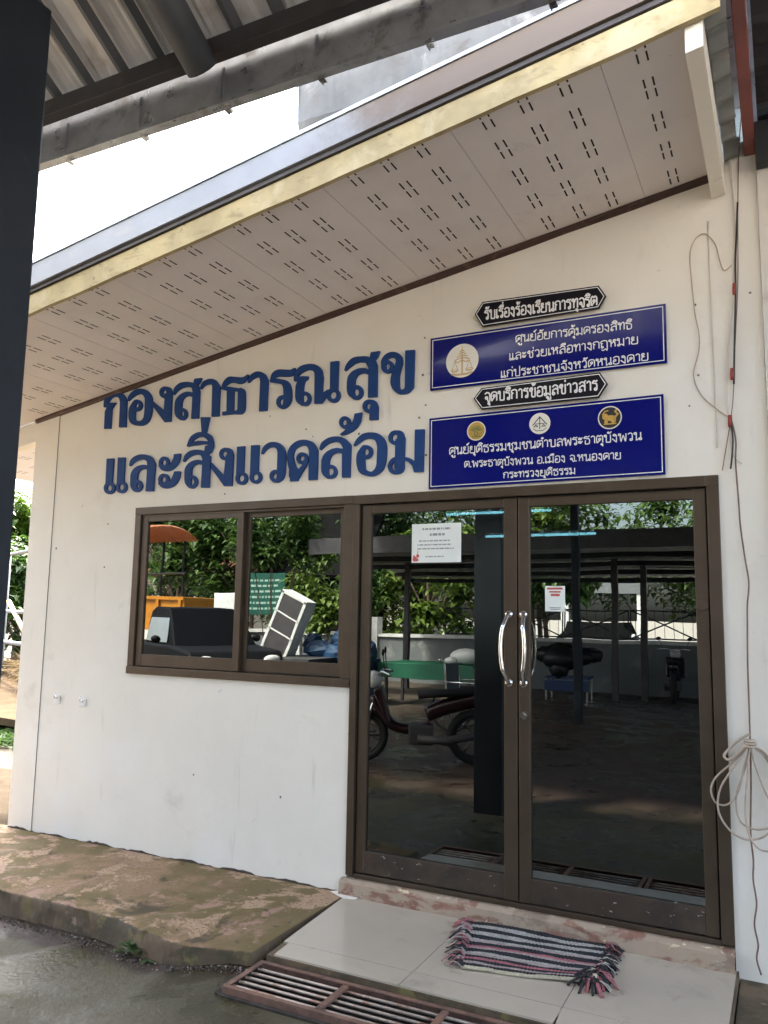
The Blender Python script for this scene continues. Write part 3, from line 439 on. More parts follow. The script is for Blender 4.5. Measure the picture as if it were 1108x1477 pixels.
_lab = ['first letter of the upper line, shape ก, at the eave','second letter of the upper line, open oval shape อ','third letter of the upper line, shape ง','fourth letter of the upper line, shape ส before the first า','fifth letter of the upper line, hook shape า after ส','sixth letter of the upper line, boxy shape ธ','seventh letter of the upper line, hook shape า after ธ','eighth letter of the upper line, shape ร','wide two looped letter ณ in the upper line','letter ส with the small ุ mark beneath it','small vowel mark ุ hanging under the upper line','last letter of the upper line, shape ข beside the upper blue sign',
 'first letter of the lower line, double post แ','letter ล second in the lower line','double curl ะ third in the lower line','tall letter สิ่ with marks above, in the lower line','letter ง after สิ่ in the lower line','double post letter แ in the middle of the lower line','letter ว in the middle of the lower line','letter ด with an inner loop, lower line','letter ล under the ้ tone mark, lower line','tone mark ้ floating above the lower line','oval letter อ second from the end of the lower line','last letter of the lower line, shape ม beside the lower blue sign']
for (ch, loops), lab in zip(LETTERS, _lab):
    xs = [v for l in loops for v in l[0::2]]; zs = [v for l in loops for v in l[1::2]]
    cx, cz = (min(xs)+max(xs))/2000, min(zs)/1000
    pts = []; eds = []; polys = []
    for l in loops:
        k = len(l)//2; s0 = len(pts); pl = [Vector((l[2*i]/1000-cx, l[2*i+1]/1000-cz)) for i in range(k)]
        pts += pl; polys.append(pl); eds += [(s0+i, s0+(i+1) % k) for i in range(k)]
    vo, eo, fo, _, _, _ = delaunay_2d_cdt(pts, eds, [], 0, 1e-6)
    def inside(p):
        c = False
        for pl in polys:
            for i in range(len(pl)):
                a, b = pl[i-1], pl[i]
                if (a.y > p.y) != (b.y > p.y) and p.x < (b.x-a.x)*(p.y-a.y)/(b.y-a.y)+a.x: c = not c
        return c
    fs = [f for f in fo if inside((vo[f[0]]+vo[f[1]]+vo[f[2]])/3)]
    q = MB(); n = len(vo)
    q.add([(p.x, -.0055, p.y) for p in vo] + [(p.x, .0085, p.y) for p in vo], [tuple(f) for f in fs] + [tuple(n+i for i in f[::-1]) for f in fs])
    cnt = {}
    for f in fs:
        for e in ((f[0],f[1]),(f[1],f[2]),(f[2],f[0])): cnt[e] = 1
    for (i, k) in cnt:
        if (k, i) not in cnt: q.f.append((k, i, n+i, n+k)); q.m.append(0)
    me = bpy.data.meshes.new('wall_letter'); me.from_pydata(q.v, [], q.f); me.materials.append(M['navy'])
    o = bpy.data.objects.new('wall_letter', me); COL.objects.link(o); o.location = (cx, -.0092, cz); ORG[o.name] = Vector(o.location)
    o['label'] = 'raised blue Thai ' + lab; o['category'] = 'sign letter'; o['group'] = 'raised blue letters on the white wall'

# ================================================================ Thai stroke lettering for the panels
def rg(cx, cz, r=.11): return [(cx+r*math.cos(a*math.pi/6), cz+r*1.05*math.sin(a*math.pi/6)) for a in range(13)]
TH = {
'ก': (.74, [[(.04,.72),(.1,.9),(.32,1),(.54,.94),(.62,.75),(.62,0)], [(.04,.72),(.2,.62),(.1,.5),(.1,0)]]),
'ข': (.74, [rg(.2,.74), [(.16,.62),(.07,.76),(.16,.96),(.32,.96),(.36,.8),(.29,.6),(.29,.12),(.38,0),(.54,0),(.62,.12),(.62,1)]]),
'ค': (.78, [rg(.4,.52), [(.1,0),(.07,.7),(.18,.94),(.38,1),(.58,.94),(.67,.72),(.67,0)], [(.1,0),(.22,.25),(.42,.42)]]),
'ง': (.62, [rg(.27,.88), [(.38,.92),(.46,.75),(.46,0),(.38,.02),(.05,.42)]]),
'จ': (.70, [rg(.25,.42), [(.08,.84),(.28,1),(.5,.94),(.6,.74),(.6,.1),(.5,0),(.4,.1),(.35,.38)]]),
'ช': (.78, [rg(.18,.72), [(.14,.6),(.07,.74),(.16,.96),(.30,.94),(.29,.6),(.29,.12),(.38,0),(.52,0),(.6,.12),(.6,.6),(.5,.78),(.74,1.04)]]),
'ฎ': (.80, [[(.04,.72),(.1,.9),(.35,1),(.58,.94),(.67,.75),(.67,-.34),(.52,-.18),(.3,-.36),(.12,-.22)], [(.04,.72),(.2,.62),(.12,.5),(.12,.2)], rg(.2,.1,.1)]),
'ด': (.76, [[(.1,0),(.06,.6),(.14,.9),(.36,1),(.56,.94),(.65,.74),(.65,0)], rg(.38,.56), [(.1,0),(.3,.28),(.46,.48)]]),
'ต': (.78, [[(.1,0),(.06,.6),(.12,.9),(.24,1),(.36,.88),(.5,1),(.62,.9),(.67,.7),(.67,0)], rg(.38,.50), [(.1,0),(.3,.24),(.46,.42)]]),
'ท': (.76, [rg(.15,.88), [(.25,.88),(.25,0)], [(.25,.5),(.42,.9),(.56,1),(.65,.86),(.65,0)]]),
'ธ': (.72, [[(.62,1.08),(.46,.93),(.2,1),(.07,.8),(.4,.72),(.6,.58),(.6,.12),(.5,0),(.2,0),(.2,.48)]]),
'น': (.82, [rg(.15,.88), [(.25,.88),(.25,0),(.36,.02),(.58,.28)], rg(.64,.11), [(.67,.22),(.67,1)]]),
'บ': (.78, [rg(.15,.88), [(.25,.88),(.25,.1),(.34,0),(.57,0),(.66,.1),(.66,1)]]),
'ป': (.78, [rg(.15,.88), [(.25,.88),(.25,.1),(.34,0),(.57,0),(.66,.1),(.66,1.42)]]),
'พ': (.90, [rg(.15,.88), [(.25,.88),(.22,.5),(.29,0),(.50,.72),(.70,0),(.77,.5),(.77,1)]]),
'ม': (.80, [rg(.15,.88), [(.25,.88),(.25,.16)], rg(.19,.11), [(.28,.2),(.48,.18),(.66,0),(.66,1)]]),
'ย': (.76, [rg(.2,.86), [(.1,.82),(.1,.64),(.3,.54),(.1,.42),(.08,.12),(.2,0),(.52,0),(.63,.12),(.63,1)]]),
'ร': (.60, [[(.52,1.05),(.40,.92),(.2,1),(.06,.80),(.26,.74),(.42,.68),(.47,.5),(.47,.12)], rg(.36,.11)]),
'ล': (.74, [[(.08,.80),(.3,1),(.52,.94),(.62,.74),(.62,0)], [(.62,.5),(.42,.64),(.16,.5),(.09,.14)], rg(.2,.11)]),
'ว': (.62, [[(.06,.84),(.25,1),(.43,.92),(.48,.72),(.48,.12)], rg(.37,.11)]),
'ศ': (.80, [rg(.4,.52), [(.1,0),(.07,.7),(.18,.94),(.38,1),(.58,.94),(.67,.72),(.67,0)], [(.1,0),(.22,.25),(.42,.42)], [(.60,.88),(.80,1.12)]]),
'ส': (.76, [[(.08,.80),(.3,1),(.52,.94),(.62,.74),(.62,0)], [(.62,.5),(.42,.64),(.16,.5),(.09,.14)], rg(.2,.11), [(.52,.92),(.74,1.14)]]),
'ห': (.80, [rg(.15,.88), [(.25,.88),(.25,0)], [(.25,.42),(.5,.70),(.64,.5),(.64,0)], rg(.58,.86)]),
'อ': (.74, [[(.09,.82),(.26,1),(.48,1),(.62,.84),(.62,.14),(.48,0),(.22,0),(.1,.14),(.12,.46)], rg(.23,.5)]),
'ะ': (.56, [rg(.16,.78,.1), [(.08,.68),(.3,.62),(.46,.92)], rg(.16,.30,.1), [(.08,.2),(.3,.14),(.46,.44)]]),
'า': (.54, [[(.05,.82),(.2,1),(.37,.92),(.41,.74),(.41,0)]]),
'ำ': (.54, [[(.05,.82),(.2,1),(.37,.92),(.41,.74),(.41,0)], rg(-.14,1.28,.09)]),
'เ': (.36, [[(.12,1),(.12,.2)], rg(.19,.11)]),
'แ': (.66, [[(.12,1),(.12,.2)], rg(.19,.11), [(.42,1),(.42,.2)], rg(.49,.11)]),
'.': (.24, [rg(.08,.05,.04)]), ' ': (.42, []),
'ั': (0, [rg(-.32,1.28,.08), [(-.38,1.18),(-.16,1.20),(-.02,1.42)]]),
'ิ': (0, [[(-.52,1.18),(-.36,1.36),(-.18,1.34),(-.08,1.18),(-.52,1.18)]]),
'ี': (0, [[(-.52,1.18),(-.36,1.36),(-.18,1.34),(-.08,1.18),(-.52,1.18)], [(-.08,1.18),(-.08,1.46)]]),
'ื': (0, [[(-.52,1.18),(-.36,1.36),(-.18,1.34),(-.08,1.18),(-.52,1.18)], [(-.08,1.18),(-.08,1.46)], [(-.21,1.22),(-.21,1.46)]]),
'ุ': (0, [rg(-.20,-.22,.08), [(-.11,-.22),(-.11,-.50)]]),
'ู': (0, [rg(-.42,-.22,.07), [(-.34,-.22),(-.34,-.44),(-.11,-.44),(-.11,-.16)]]),
'่': (0, [[(-.12,1.22),(-.12,1.46)]]), '้': (0, [rg(-.34,1.42,.07), [(-.40,1.20),(-.18,1.28),(-.06,1.5)]]),
'์': (0, [rg(-.24,1.26,.07), [(-.20,1.34),(-.02,1.52)]]),
}
UPPER = 'ัิีื'
def ribbon(mb, pts, wd, y, mi=0):
    P = [Vector((p[0], p[1])) for p in pts]; n = len(P); closed = (P[0]-P[-1]).length < 1e-6
    L = []; R_ = []
    for i in range(n):
        if closed: a = P[i] - P[i-1 if i > 0 else n-2]; b = P[i+1 if i < n-1 else 1] - P[i]
        else: a = P[i] - P[max(i-1,0)]; b = P[min(i+1,n-1)] - P[i]
        if a.length < 1e-9: a = b
        if b.length < 1e-9: b = a
        a = a.normalized(); b = b.normalized(); t = (a+b); t = t.normalized() if t.length > .2 else a
        nn = Vector((-t.y, t.x)); k = wd/2/max(.5, nn.dot(Vector((-a.y, a.x)))); L.append(P[i]+nn*k); R_.append(P[i]-nn*k)
    mb.add([(p.x, y, p.y) for p in L] + [(p.x, y, p.y) for p in R_], [(i, i+1, n+i+1, n+i) for i in range(n-1)])
def thai(mb, text, x0, x1, base, h, wt, y, base2=None):
    total = sum(TH[c][0] for c in text) - .1; sx = (x1-x0)/total; cur = 0; prev = ''; k = 0
    base2 = base if base2 is None else base2
    for c in text:
        adv, st = TH[c]
        up = .30 if (c in '่้์' and prev and prev in UPPER) else 0
        for s in st:
            q = [(p[0], p[1]+up) for p in s]
            if len(q) != 13 and len(q) > 2:
                q = [(v.x, v.y) for v in smooth_path([(a, b, 0) for a, b in q], 4)] if len(q) > 4 else q
            ribbon(mb, [(x0+(cur+a)*sx, base + (base2-base)*((cur+a)/total) + b*h) for a, b in q], wt, y - .00012*(k % 7)); k += 1
        cur += adv; prev = c
def panel(name, poly, m, label, group, lines, emblem=None, border=.012, yb=-.004, th=.012, lw=.0085):
    cx = sum(p[0] for p in poly)/len(poly); zb = min(p[1] for p in poly)
    t = thing(name, (cx, yb, zb), label, 'sign', group)
    q = MB(); q.prism(poly, 'y', yb, yb-th); q.build('sign_plate', m, t, bevel=.001)
    q = MB(); c = Vector((cx, (min(p[1] for p in poly)+max(p[1] for p in poly))/2)); n = len(poly)
    def inset(d):
        out = []
        for i in range(n):
            p0, p1, p2 = [Vector(poly[j % n]) for j in (i-1, i, i+1)]
            a = (p1-p0).normalized(); b = (p2-p1).normalized(); na = Vector((-a.y, a.x)); nb = Vector((-b.y, b.x))
            if na.dot(c-p1) < 0: na = -na
            if nb.dot(c-p1) < 0: nb = -nb
            v = (na+nb).normalized(); out.append(p1 + v*(d/max(.3, v.dot(na))))
        return out
    A, Bq = inset(border), inset(border+.0042)
    q.add([(p.x, yb-th-.001, p.y) for p in A+Bq], [(i, (i+1) % n, n+(i+1) % n, n+i) for i in range(n)])
    q.build('border_line', M['sign_white'], t)
    for (txt, x0, x1, z0, z1, h, wt) in lines:
        q = MB(); thai(q, txt, x0, x1, z0, h, wt, yb-th-.0012, z1); q.build('lettering', M['sign_white'], t)
    if emblem: emblem(t, yb-th)
    return t
def em1(t, y):
    q = MB(); q.disc(.677,2.848,.097,y-.001,56); q.build('emblem', M['cream_disc'], t)
    q = MB(); cx, cz = 0, 0
    ribbon(q, [(cx,cz-.05),(cx,cz+.02)], .006, y-.002); ribbon(q, [(cx,cz+.02),(cx,cz+.058)], .0028, y-.0021)
    for k, wd in enumerate((.030,.022,.015,.009)): ribbon(q, [(cx-wd,cz+.004+.010*k),(cx,cz+.012+.010*k),(cx+wd,cz+.004+.010*k)], .004, y-.0022-.0001*k)
    for s in (-1, 1):
        ribbon(q, [(cx,cz+.002),(cx+s*.016,cz-.006),(cx+s*.030,cz+.000)], .004, y-.0028)
        ribbon(q, [(cx+s*.028,cz-.002),(cx+s*.018,cz-.032),(cx+s*.040,cz-.032),(cx+s*.030,cz-.002)], .0024, y-.003)
        ribbon(q, [(cx+s*.014,cz-.034),(cx+s*.022,cz-.040),(cx+s*.036,cz-.040),(cx+s*.044,cz-.034)], .005, y-.0032)
    ribbon(q, [(cx-.042,cz-.048),(cx-.02,cz-.053),(cx+.02,cz-.053),(cx+.042,cz-.048)], .007, y-.0034)
    q.v = [(.677+1.5*v[0], v[1], 2.848+1.5*v[2]) for v in q.v]
    q.build('scales_mark', M['tan_ink'], t)
def em2(t, y):
    cz = 2.470
    def grow(q, x): q.v = [(x+1.5*(v[0]-x), v[1], 2.443+1.5*(v[2]-2.473)) for v in q.v]; return q
    q = MB(); q.disc(.762,cz,.036,y-.001,40); grow(q, .762).build('emblem', M['cream_disc'], t)
    q = MB(); q.disc(.762,cz,.032,y-.002,40); grow(q, .762).build('emblem_field', M['gold'], t)
    q = MB()
    for k in range(9):
        a = math.pi*(.12+.095*k); ribbon(q, [(.762+.008*math.cos(a),cz-.004+.008*math.sin(a)),(.762+.026*math.cos(a),cz-.004+.024*math.sin(a))], .0028, y-.003-.0001*k)
    ribbon(q, rg(.762,cz-.010,.007), .003, y-.0042); ribbon(q, [(.745,cz-.022),(.779,cz-.022)], .003, y-.0043)
    grow(q, .762).build('emblem_rays', M['green_ink'], t)
    q = MB(); q.disc(1.117,cz+.006,.038,y-.001,40); grow(q, 1.117).build('emblem', M['cream_disc'], t)
    q = MB(); x, z = 1.117, cz+.004
    ribbon(q, [(x-.026,z-.004),(x,z+.026),(x+.026,z-.004)], .0032, y-.002); ribbon(q, [(x,z+.024),(x,z-.018)], .0028, y-.0021)
    ribbon(q, [(x-.018,z+.001),(x+.018,z+.001)], .0024, y-.0022)
    for s in (-1,1): ribbon(q, [(x+s*.014-.007,z-.009),(x+s*.014,z-.003),(x+s*.014+.007,z-.009),(x+s*.014-.007,z-.009)], .003, y-.0023)
    ribbon(q, [(x-.024,z-.015),(x-.012,z-.024),(x+.012,z-.024),(x+.024,z-.015)], .0022, y-.0024)
    grow(q, 1.117).build('scales_mark', M['black_ink'], t)
    q = MB(); q.disc(1.480,cz+.004,.040,y-.001,40); grow(q, 1.480).build('emblem', M['cream_disc'], t)
    q = MB(); q.disc(1.480,cz+.004,.036,y-.002,40); grow(q, 1.480).build('emblem_field', M['black_ink'], t)
    q = MB(); x, z = 1.480, cz+.004
    def blob(cx, cz_, rx, rz, dy): q.disc(cx, cz_, rx, y-.003-dy, 16, 0, rz)
    blob(x+.002,z-.002,.020,.010,0); blob(x-.015,z+.004,.010,.011,.0003); blob(x+.012,z-.010,.009,.010,.0005); blob(x-.012,z-.014,.006,.010,.0007)
    ribbon(q, [(x+.018,z),(x+.027,z+.010),(x+.018,z+.020),(x+.024,z+.026)], .006, y-.0040); ribbon(q, [(x-.020,z-.022),(x+.022,z-.022)], .005, y-.0042)
    ribbon(q, [(x-.024,z+.010),(x-.016,z+.022),(x-.004,z+.024)], .004, y-.0044)
    grow(q, 1.480).build('lion_mark', M['gold'], t)
panel('hanging_sign', [(.754,3.100),(.800,3.166),(1.438,3.150),(1.475,3.087),(1.438,3.026),(.800,3.022)], M['sign_black'], 'black pointed sign with white Thai lettering, topmost on the wall', 'black pointed signs on the wall',
      [('รับเรื่องร้องเรียนการทุจริต', .812, 1.428, 3.062, 3.044, .050, .0080)], border=.007, yb=-.018)
panel('wall_sign', [(.483,2.697),(1.764,2.697),(1.764,3.004),(.483,3.004)], M['sign_blue'], 'blue rectangular sign with one round cream emblem, upper of the two blue ones', 'blue rectangular signs on the wall',
      [('ศูนย์อัยการคุ้มครองสิทธิ', .985, 1.597, 2.910, 2.898, .038, .0054), ('และช่วยเหลือทางกฎหมาย', .948, 1.626, 2.815, 2.815, .038, .0054), ('แก่ประชาชนจังหวัดหนองคาย', .900, 1.674, 2.722, 2.722, .038, .0054)], emblem=em1)
panel('hanging_sign', [(.750,2.619),(.796,2.674),(1.437,2.684),(1.475,2.619),(1.430,2.552),(.796,2.553)], M['sign_black'], 'black pointed sign with white Thai lettering between the two blue signs', 'black pointed signs on the wall',
      [('จุดบริการข้อมูลข่าวสาร', .812, 1.422, 2.593, 2.592, .050, .0080)], border=.007, yb=-.018)
panel('wall_sign', [(.480,2.130),(1.742,2.135),(1.742,2.540),(.480,2.535)], M['sign_blue'], 'blue rectangular sign with three small round emblems, just above the glass door', 'blue rectangular signs on the wall',
      [('ศูนย์ยุติธรรมชุมชนตำบลพระธาตุบังพวน', .602, 1.632, 2.318, 2.318, .038, .0054), ('ต.พระธาตุบังพวน อ.เมือง จ.หนองคาย', .692, 1.530, 2.240, 2.228, .033, .0048), ('กระทรวงยุติธรรม', .915, 1.300, 2.166, 2.166, .031, .0048)], emblem=em2)

# ================================================================ notices on the door
t = thing('paper_notice', (.515, .018, 1.72), 'pale green landscape paper notice taped on the left door glass', 'notice')
q = MB(); q.box(.365,.662,.0195,.0205,1.722,1.940); q.build('sheet', M['paper'], t)
q = MB(); random.seed(3)
for (z, a, b, hgt) in ((1.905,.43,.60,.011),(1.872,.475,.565,.013),(1.840,.41,.595,.007),(1.818,.40,.60,.007),(1.796,.40,.62,.007),(1.752,.45,.56,.006)):
    x = a
    while x < b:
        L = random.uniform(.006,.03); q.add([(x,.0188,z),(min(x+L,b),.0188,z),(min(x+L,b),.0188,z+hgt),(x,.0188,z+hgt)], [(0,1,2,3)]); x += L + .005
q.build('printed_lines', M['print'], t)
q = MB()
for (x, z, r) in ((.385,1.742,.014),(.402,1.760,.010),(.398,1.738,.009),(.380,1.758,.006)): q.disc(x, z, r, .0187-.0002*r*50, 14)
ribbon(q, [(.402,1.765),(.404,1.79)], .004, .0185); q.build('printed_flower', M['red_print'], t)
t = thing('paper_notice', (1.18, .018, 1.46), 'small white portrait paper notice with red heading on the right door', 'notice')
q = MB(); q.box(1.128,1.232,.0195,.0205,1.462,1.592); q.build('sheet', M['paper'], t)
q = MB()
for (z, a, b, h_) in ((1.574,1.14,1.22,.010),(1.558,1.15,1.21,.008),(1.540,1.158,1.205,.012)): q.add([(a,.0188,z),(b,.0188,z),(b,.0188,z+h_),(a,.0188,z+h_)], [(0,1,2,3)])
q.build('printed_heading', M['red_print'], t)
q = MB()
for (z, a, b, h_) in ((1.478,1.15,1.21,.005),(1.470,1.155,1.205,.004)): q.add([(a,.0188,z),(b,.0188,z),(b,.0188,z+h_),(a,.0188,z+h_)], [(0,1,2,3)])
q.build('printed_lines', M['print'], t)
# ================================================================ ground
M['ground'] = None
def ground_mat():
    m = bpy.data.materials.new('yard_ground'); m.use_nodes = True; nt = m.node_tree; b = nt.nodes['Principled BSDF']
    g = nt.nodes.new('ShaderNodeNewGeometry'); co = g.outputs['Position']
    sp = nt.nodes.new('ShaderNodeSeparateXYZ'); nt.links.new(co, sp.inputs[0])
    n1 = _noise(nt, co, 2.2, 8, .65, .5); n2 = _noise(nt, co, 9, 8, .7); n3 = _noise(nt, co, .7, 5, .6)
    col = _mix(nt, _ramp(nt, n1, .35, .65), (.036,.034,.018), (.080,.073,.042))
    col = _mix(nt, _ramp(nt, n3, .48, .66), col, (.058,.052,.013))
    col = _mix(nt, _ramp(nt, n2, .60, .75), col, (.10,.096,.078))
    # older reddish concrete under the shelter, pale dry earth beyond the office
    dz = nt.nodes.new('ShaderNodeMath'); dz.operation = 'MULTIPLY_ADD'; dz.inputs[1].default_value = .30; nt.links.new(n1, dz.inputs[0]); nt.links.new(sp.outputs['Y'], dz.inputs[2])
    kerb_dirt = _ramp(nt, dz.outputs[0], -.94, -.88)
    col = _mix(nt, kerb_dirt, col, (.034,.021,.013))
    rr = _mix(nt, _ramp(nt, n1, .35, .65), (.030,.018,.013), (.058,.036,.026))
    a = nt.nodes.new('ShaderNodeMath'); a.operation = 'MULTIPLY_ADD'; a.inputs[1].default_value = .9; nt.links.new(n3, a.inputs[0]); nt.links.new(sp.outputs['Y'], a.inputs[2])
    col = _mix(nt, _ramp(nt, a.outputs[0], -1.6, -3.2), col, rr)
    pale = _mix(nt, _ramp(nt, n1, .35, .65), (.046,.036,.024), (.076,.058,.040))
    x_ = nt.nodes.new('ShaderNodeMath'); x_.operation = 'MULTIPLY_ADD'; x_.inputs[1].default_value = 1.2; nt.links.new(n3, x_.inputs[0]); nt.links.new(sp.outputs['X'], x_.inputs[2])
    col = _mix(nt, _ramp(nt, x_.outputs[0], -2.6, -4.2), col, pale)
    far = nt.nodes.new('ShaderNodeMapRange'); far.inputs['From Min'].default_value = -14.4; far.inputs['From Max'].default_value = -15.4; nt.links.new(sp.outputs['Y'], far.inputs['Value'])
    col = _mix(nt, far.outputs[0], col, (.36,.33,.28))
    nt.links.new(col, b.inputs['Base Color'])
    r = nt.nodes.new('ShaderNodeMapRange'); r.inputs['From Min'].default_value = .42; r.inputs['From Max'].default_value = .60; r.inputs['To Min'].default_value = .16; r.inputs['To Max'].default_value = .75
    nt.links.new(n1, r.inputs['Value']); rm = nt.nodes.new('ShaderNodeMath'); rm.operation = 'MAXIMUM'; nt.links.new(r.outputs[0], rm.inputs[0])
    pm = nt.nodes.new('ShaderNodeMath'); pm.operation = 'MULTIPLY'; pm.inputs[1].default_value = .95; nt.links.new(_ramp(nt, x_.outputs[0], -2.6, -4.2), pm.inputs[0]); nt.links.new(pm.outputs[0], rm.inputs[1])
    nt.links.new(rm.outputs[0], b.inputs['Roughness']); b.inputs['Specular IOR Level'].default_value = .4
    bp = nt.nodes.new('ShaderNodeBump'); bp.inputs['Strength'].default_value = .7; bp.inputs['Distance'].default_value = .008
    nt.links.new(_noise(nt, co, 38, 7, .7), bp.inputs['Height']); nt.links.new(bp.outputs[0], b.inputs['Normal'])
    return m
GZ = -.205
def gz(x, y):
    near = sstep(-3.0, -1.6, y)
    return GZ + near*(-.012 + .062*sstep(-.55, -.02, x)) + .004*math.sin(x*3.1+y*2.3)*near
HX0, HX1, HY0, HY1 = .055, 3.05, -1.175, -.880
xs = [-400,-120,-40,-15,-8,-5,-3.6] + [-3+.12*i for i in range(25)] + [HX0] + [.2+.2*i for i in range(15)] + [HX1+.001, 3.6,4.5,6,10,20,60,400]
ys = [-400,-120,-50,-25,-15,-10,-7,-5,-4] + [-3.6+.2*i for i in range(10)] + [-1.55,-1.4,-1.3,HY0,HY1,-.8,-.5,.5,2,5,8,15,40,120,400]
xs = sorted(set(round(v,4) for v in xs)); ys = sorted(set(round(v,4) for v in ys))
q = MB(); nx = len(xs)
q.v = [(x, y, gz(x,y)) for y in ys for x in xs]
for j in range(len(ys)-1):
    for i in range(nx-1):
        if xs[i] >= HX0-1e-4 and xs[i+1] <= HX1+.002 and ys[j] >= HY0-1e-4 and ys[j+1] <= HY1+1e-4: continue
        q.f.append((j*nx+i, j*nx+i+1, (j+1)*nx+i+1, (j+1)*nx+i)); q.m.append(0)
q.build('ground', ground_mat(), smooth=True, kind='structure')
q = MB()
q.box(HX0-.01,HX1+.01,HY0-.01,HY1+.01,-.48,-.46); q.box(HX0-.02,HX0,HY0-.01,HY1+.01,-.46,-.150); q.box(HX1,HX1+.02,HY0-.01,HY1+.01,-.46,-.15)
q.box(HX0,HX1,HY0-.02,HY0,-.46,-.150); q.box(HX0,HX1,HY1,HY1+.02,-.46,-.150)
q.build('drain_channel', M['pit'], kind='structure')
# wet grit and litter along the kerb
q = MB(); random.seed(13)
for i in range(2600):
    x = random.uniform(-3.0, .03); y = -.925 - abs(random.gauss(0, .035)) - .06*sstep(-.95,-.35,x)*(1-sstep(-.3,0,x)) ; r_ = random.choice([.002,.003,.003,.004,.006])*random.uniform(.7,1.3)
    if random.random() < .12: x = random.uniform(-2.6, 1.2); y = random.uniform(-1.9, -1.2); r_ *= .7
    if x > .02 and y > -1.2: continue
    z = gz(x, y)+r_*.3; q.add([(x+r_*random.uniform(.6,1.4)*dx, y+r_*random.uniform(.6,1.4)*dy, z+r_*random.uniform(.5,1)*dz) for dx, dy, dz in ((1,0,0),(0,1,0),(-1,0,0),(0,-1,0),(0,0,1),(0,0,-1))], [(0,1,4),(1,2,4),(2,3,4),(3,0,4),(1,0,5),(2,1,5),(3,2,5),(0,3,5)], random.choice([0,0,0,0,1,2]))
q.build('gravel', [mat('wet_grit', (.035,.027,.020), .5, var=.5), mat('pale_grit', (.26,.23,.19), .8), mat('brown_litter', (.10,.06,.03), .8)], kind='stuff')
# apron (concrete kerb platform) and tiled landing
q = MB(); n = 460; rows = []
prof = [(0.02,-.1),( -.30,-.1),(-.60,-.101),(-.80,-.102),(-.872,-.1025),(-.882,-.105),(-.887,-.112),(-.892,-.15),(-.90,-.20),(-.91,-.240)]
for i in range(n+1):
    x = -4.5 + 4.512*(i-60)/400
    if i < 60: x = -9 + 4.5*i/60
    w_ = .010*(math.sin(x*2.1)+.6*math.sin(x*5.3+1)) - .075*sstep(-.95,-.35,x) + .06*sstep(-.30,0,x)
    rows.append([(x, y + (w_ if k > 2 else 0) + (.005*hsh(i,k) + .010*hsh(i//5,k) + .010*(hsh(i//11,2) > .78)*(k in (5,6)))*(k > 3), z + .003*math.sin(x*5) * (k > 0) + (.002*hsh(i,k+3))*(k>3)) for k, (y, z) in enumerate(prof)])
m_ = len(prof)
q.v = [p for r in rows for p in r]
for i in range(n):
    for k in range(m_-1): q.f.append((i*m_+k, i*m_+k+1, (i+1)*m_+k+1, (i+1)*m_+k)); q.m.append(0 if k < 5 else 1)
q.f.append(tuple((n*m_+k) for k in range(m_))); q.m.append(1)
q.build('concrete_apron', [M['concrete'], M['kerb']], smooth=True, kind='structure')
# old concrete corner right of the tiles
q = MB(); q.prism([(1.998,.02),(4.2,.02),(4.2,-.95),(2.03,-.93),(2.0,-.45)], 'z', -.25, -.135); q.build('broken_concrete', M['kerb'], kind='structure')
q = MB(); tx = [.045,.735,1.385,1.985]
E = .0016
q.prism([(.012,.03),(1.992,.03),(1.992,-.866),(.075,-.866)], 'z', -.20, -.1065, 1)
def tl(poly): q.prism(poly, 'z', -.1068, -.0985, 0)
for i in range(3):
    a, b = tx[i]+E, tx[i+1]-E
    a2 = .100 if i == 0 else a
    tl([(a if i else .020, -.02), (b, -.02), (b, -.720+E), (a if i else .070, -.720+E)])
    tl([(a2 if i == 0 else a, -.720-E), (b, -.720-E), (b+ (.012 if i == 1 else 0), -.860), (.112 if i == 0 else a, -.860)][:4])
q.build('tiled_landing', [M['tile'], M['kerb']], kind='structure', bevel=0)

# ================================================================ drain grates
def grate(x0, x1, label):
    t = thing('drain_grate', ((x0+x1)/2, -1.03, -.16), label, 'drain grate', 'rusty drain grates in front of the landing')
    y0, y1, z = HY0+.003, HY1-.003, -.124
    q = MB(); q.box(x0,x1,y1-.024,y1,z-.006,z); q.box(x0,x1,y0,y0+.024,z-.006,z); q.box(x0,x0+.024,y0+.024,y1-.024,z-.006,z); q.box(x1-.024,x1,y0+.024,y1-.024,z-.006,z)
    q.box(x0,x1,y1-.004,y1-.0,z-.040,z-.006); q.box(x0,x1,y0,y0+.004,z-.04,z-.006)
    q.build('grate_frame', M['rust'], t, bevel=.001)
    for k in range(1, 3):
        xx = x0 + (x1-x0)*k/3; q = MB(); q.box(xx-.014,xx+.014,y0+.03,y1-.03,z-.012,z-.0015); q.build('cross_bar', M['rust'], t, bevel=.001)
    for k in range(5):
        yy = y0+.03 + (y1-y0-.06)*(k+.5)/5; q = MB(); q.tube([(x0+.02,yy,z-.016),(x1-.02,yy,z-.016)], .0065, 8); q.build('bar', M['bar'], t, smooth=True)
grate(.062, 1.42, 'rusty steel drain grate with worn bars at the left end of the channel')
grate(1.43, 2.80, 'rusty steel drain grate at the lower right, beside the landing')

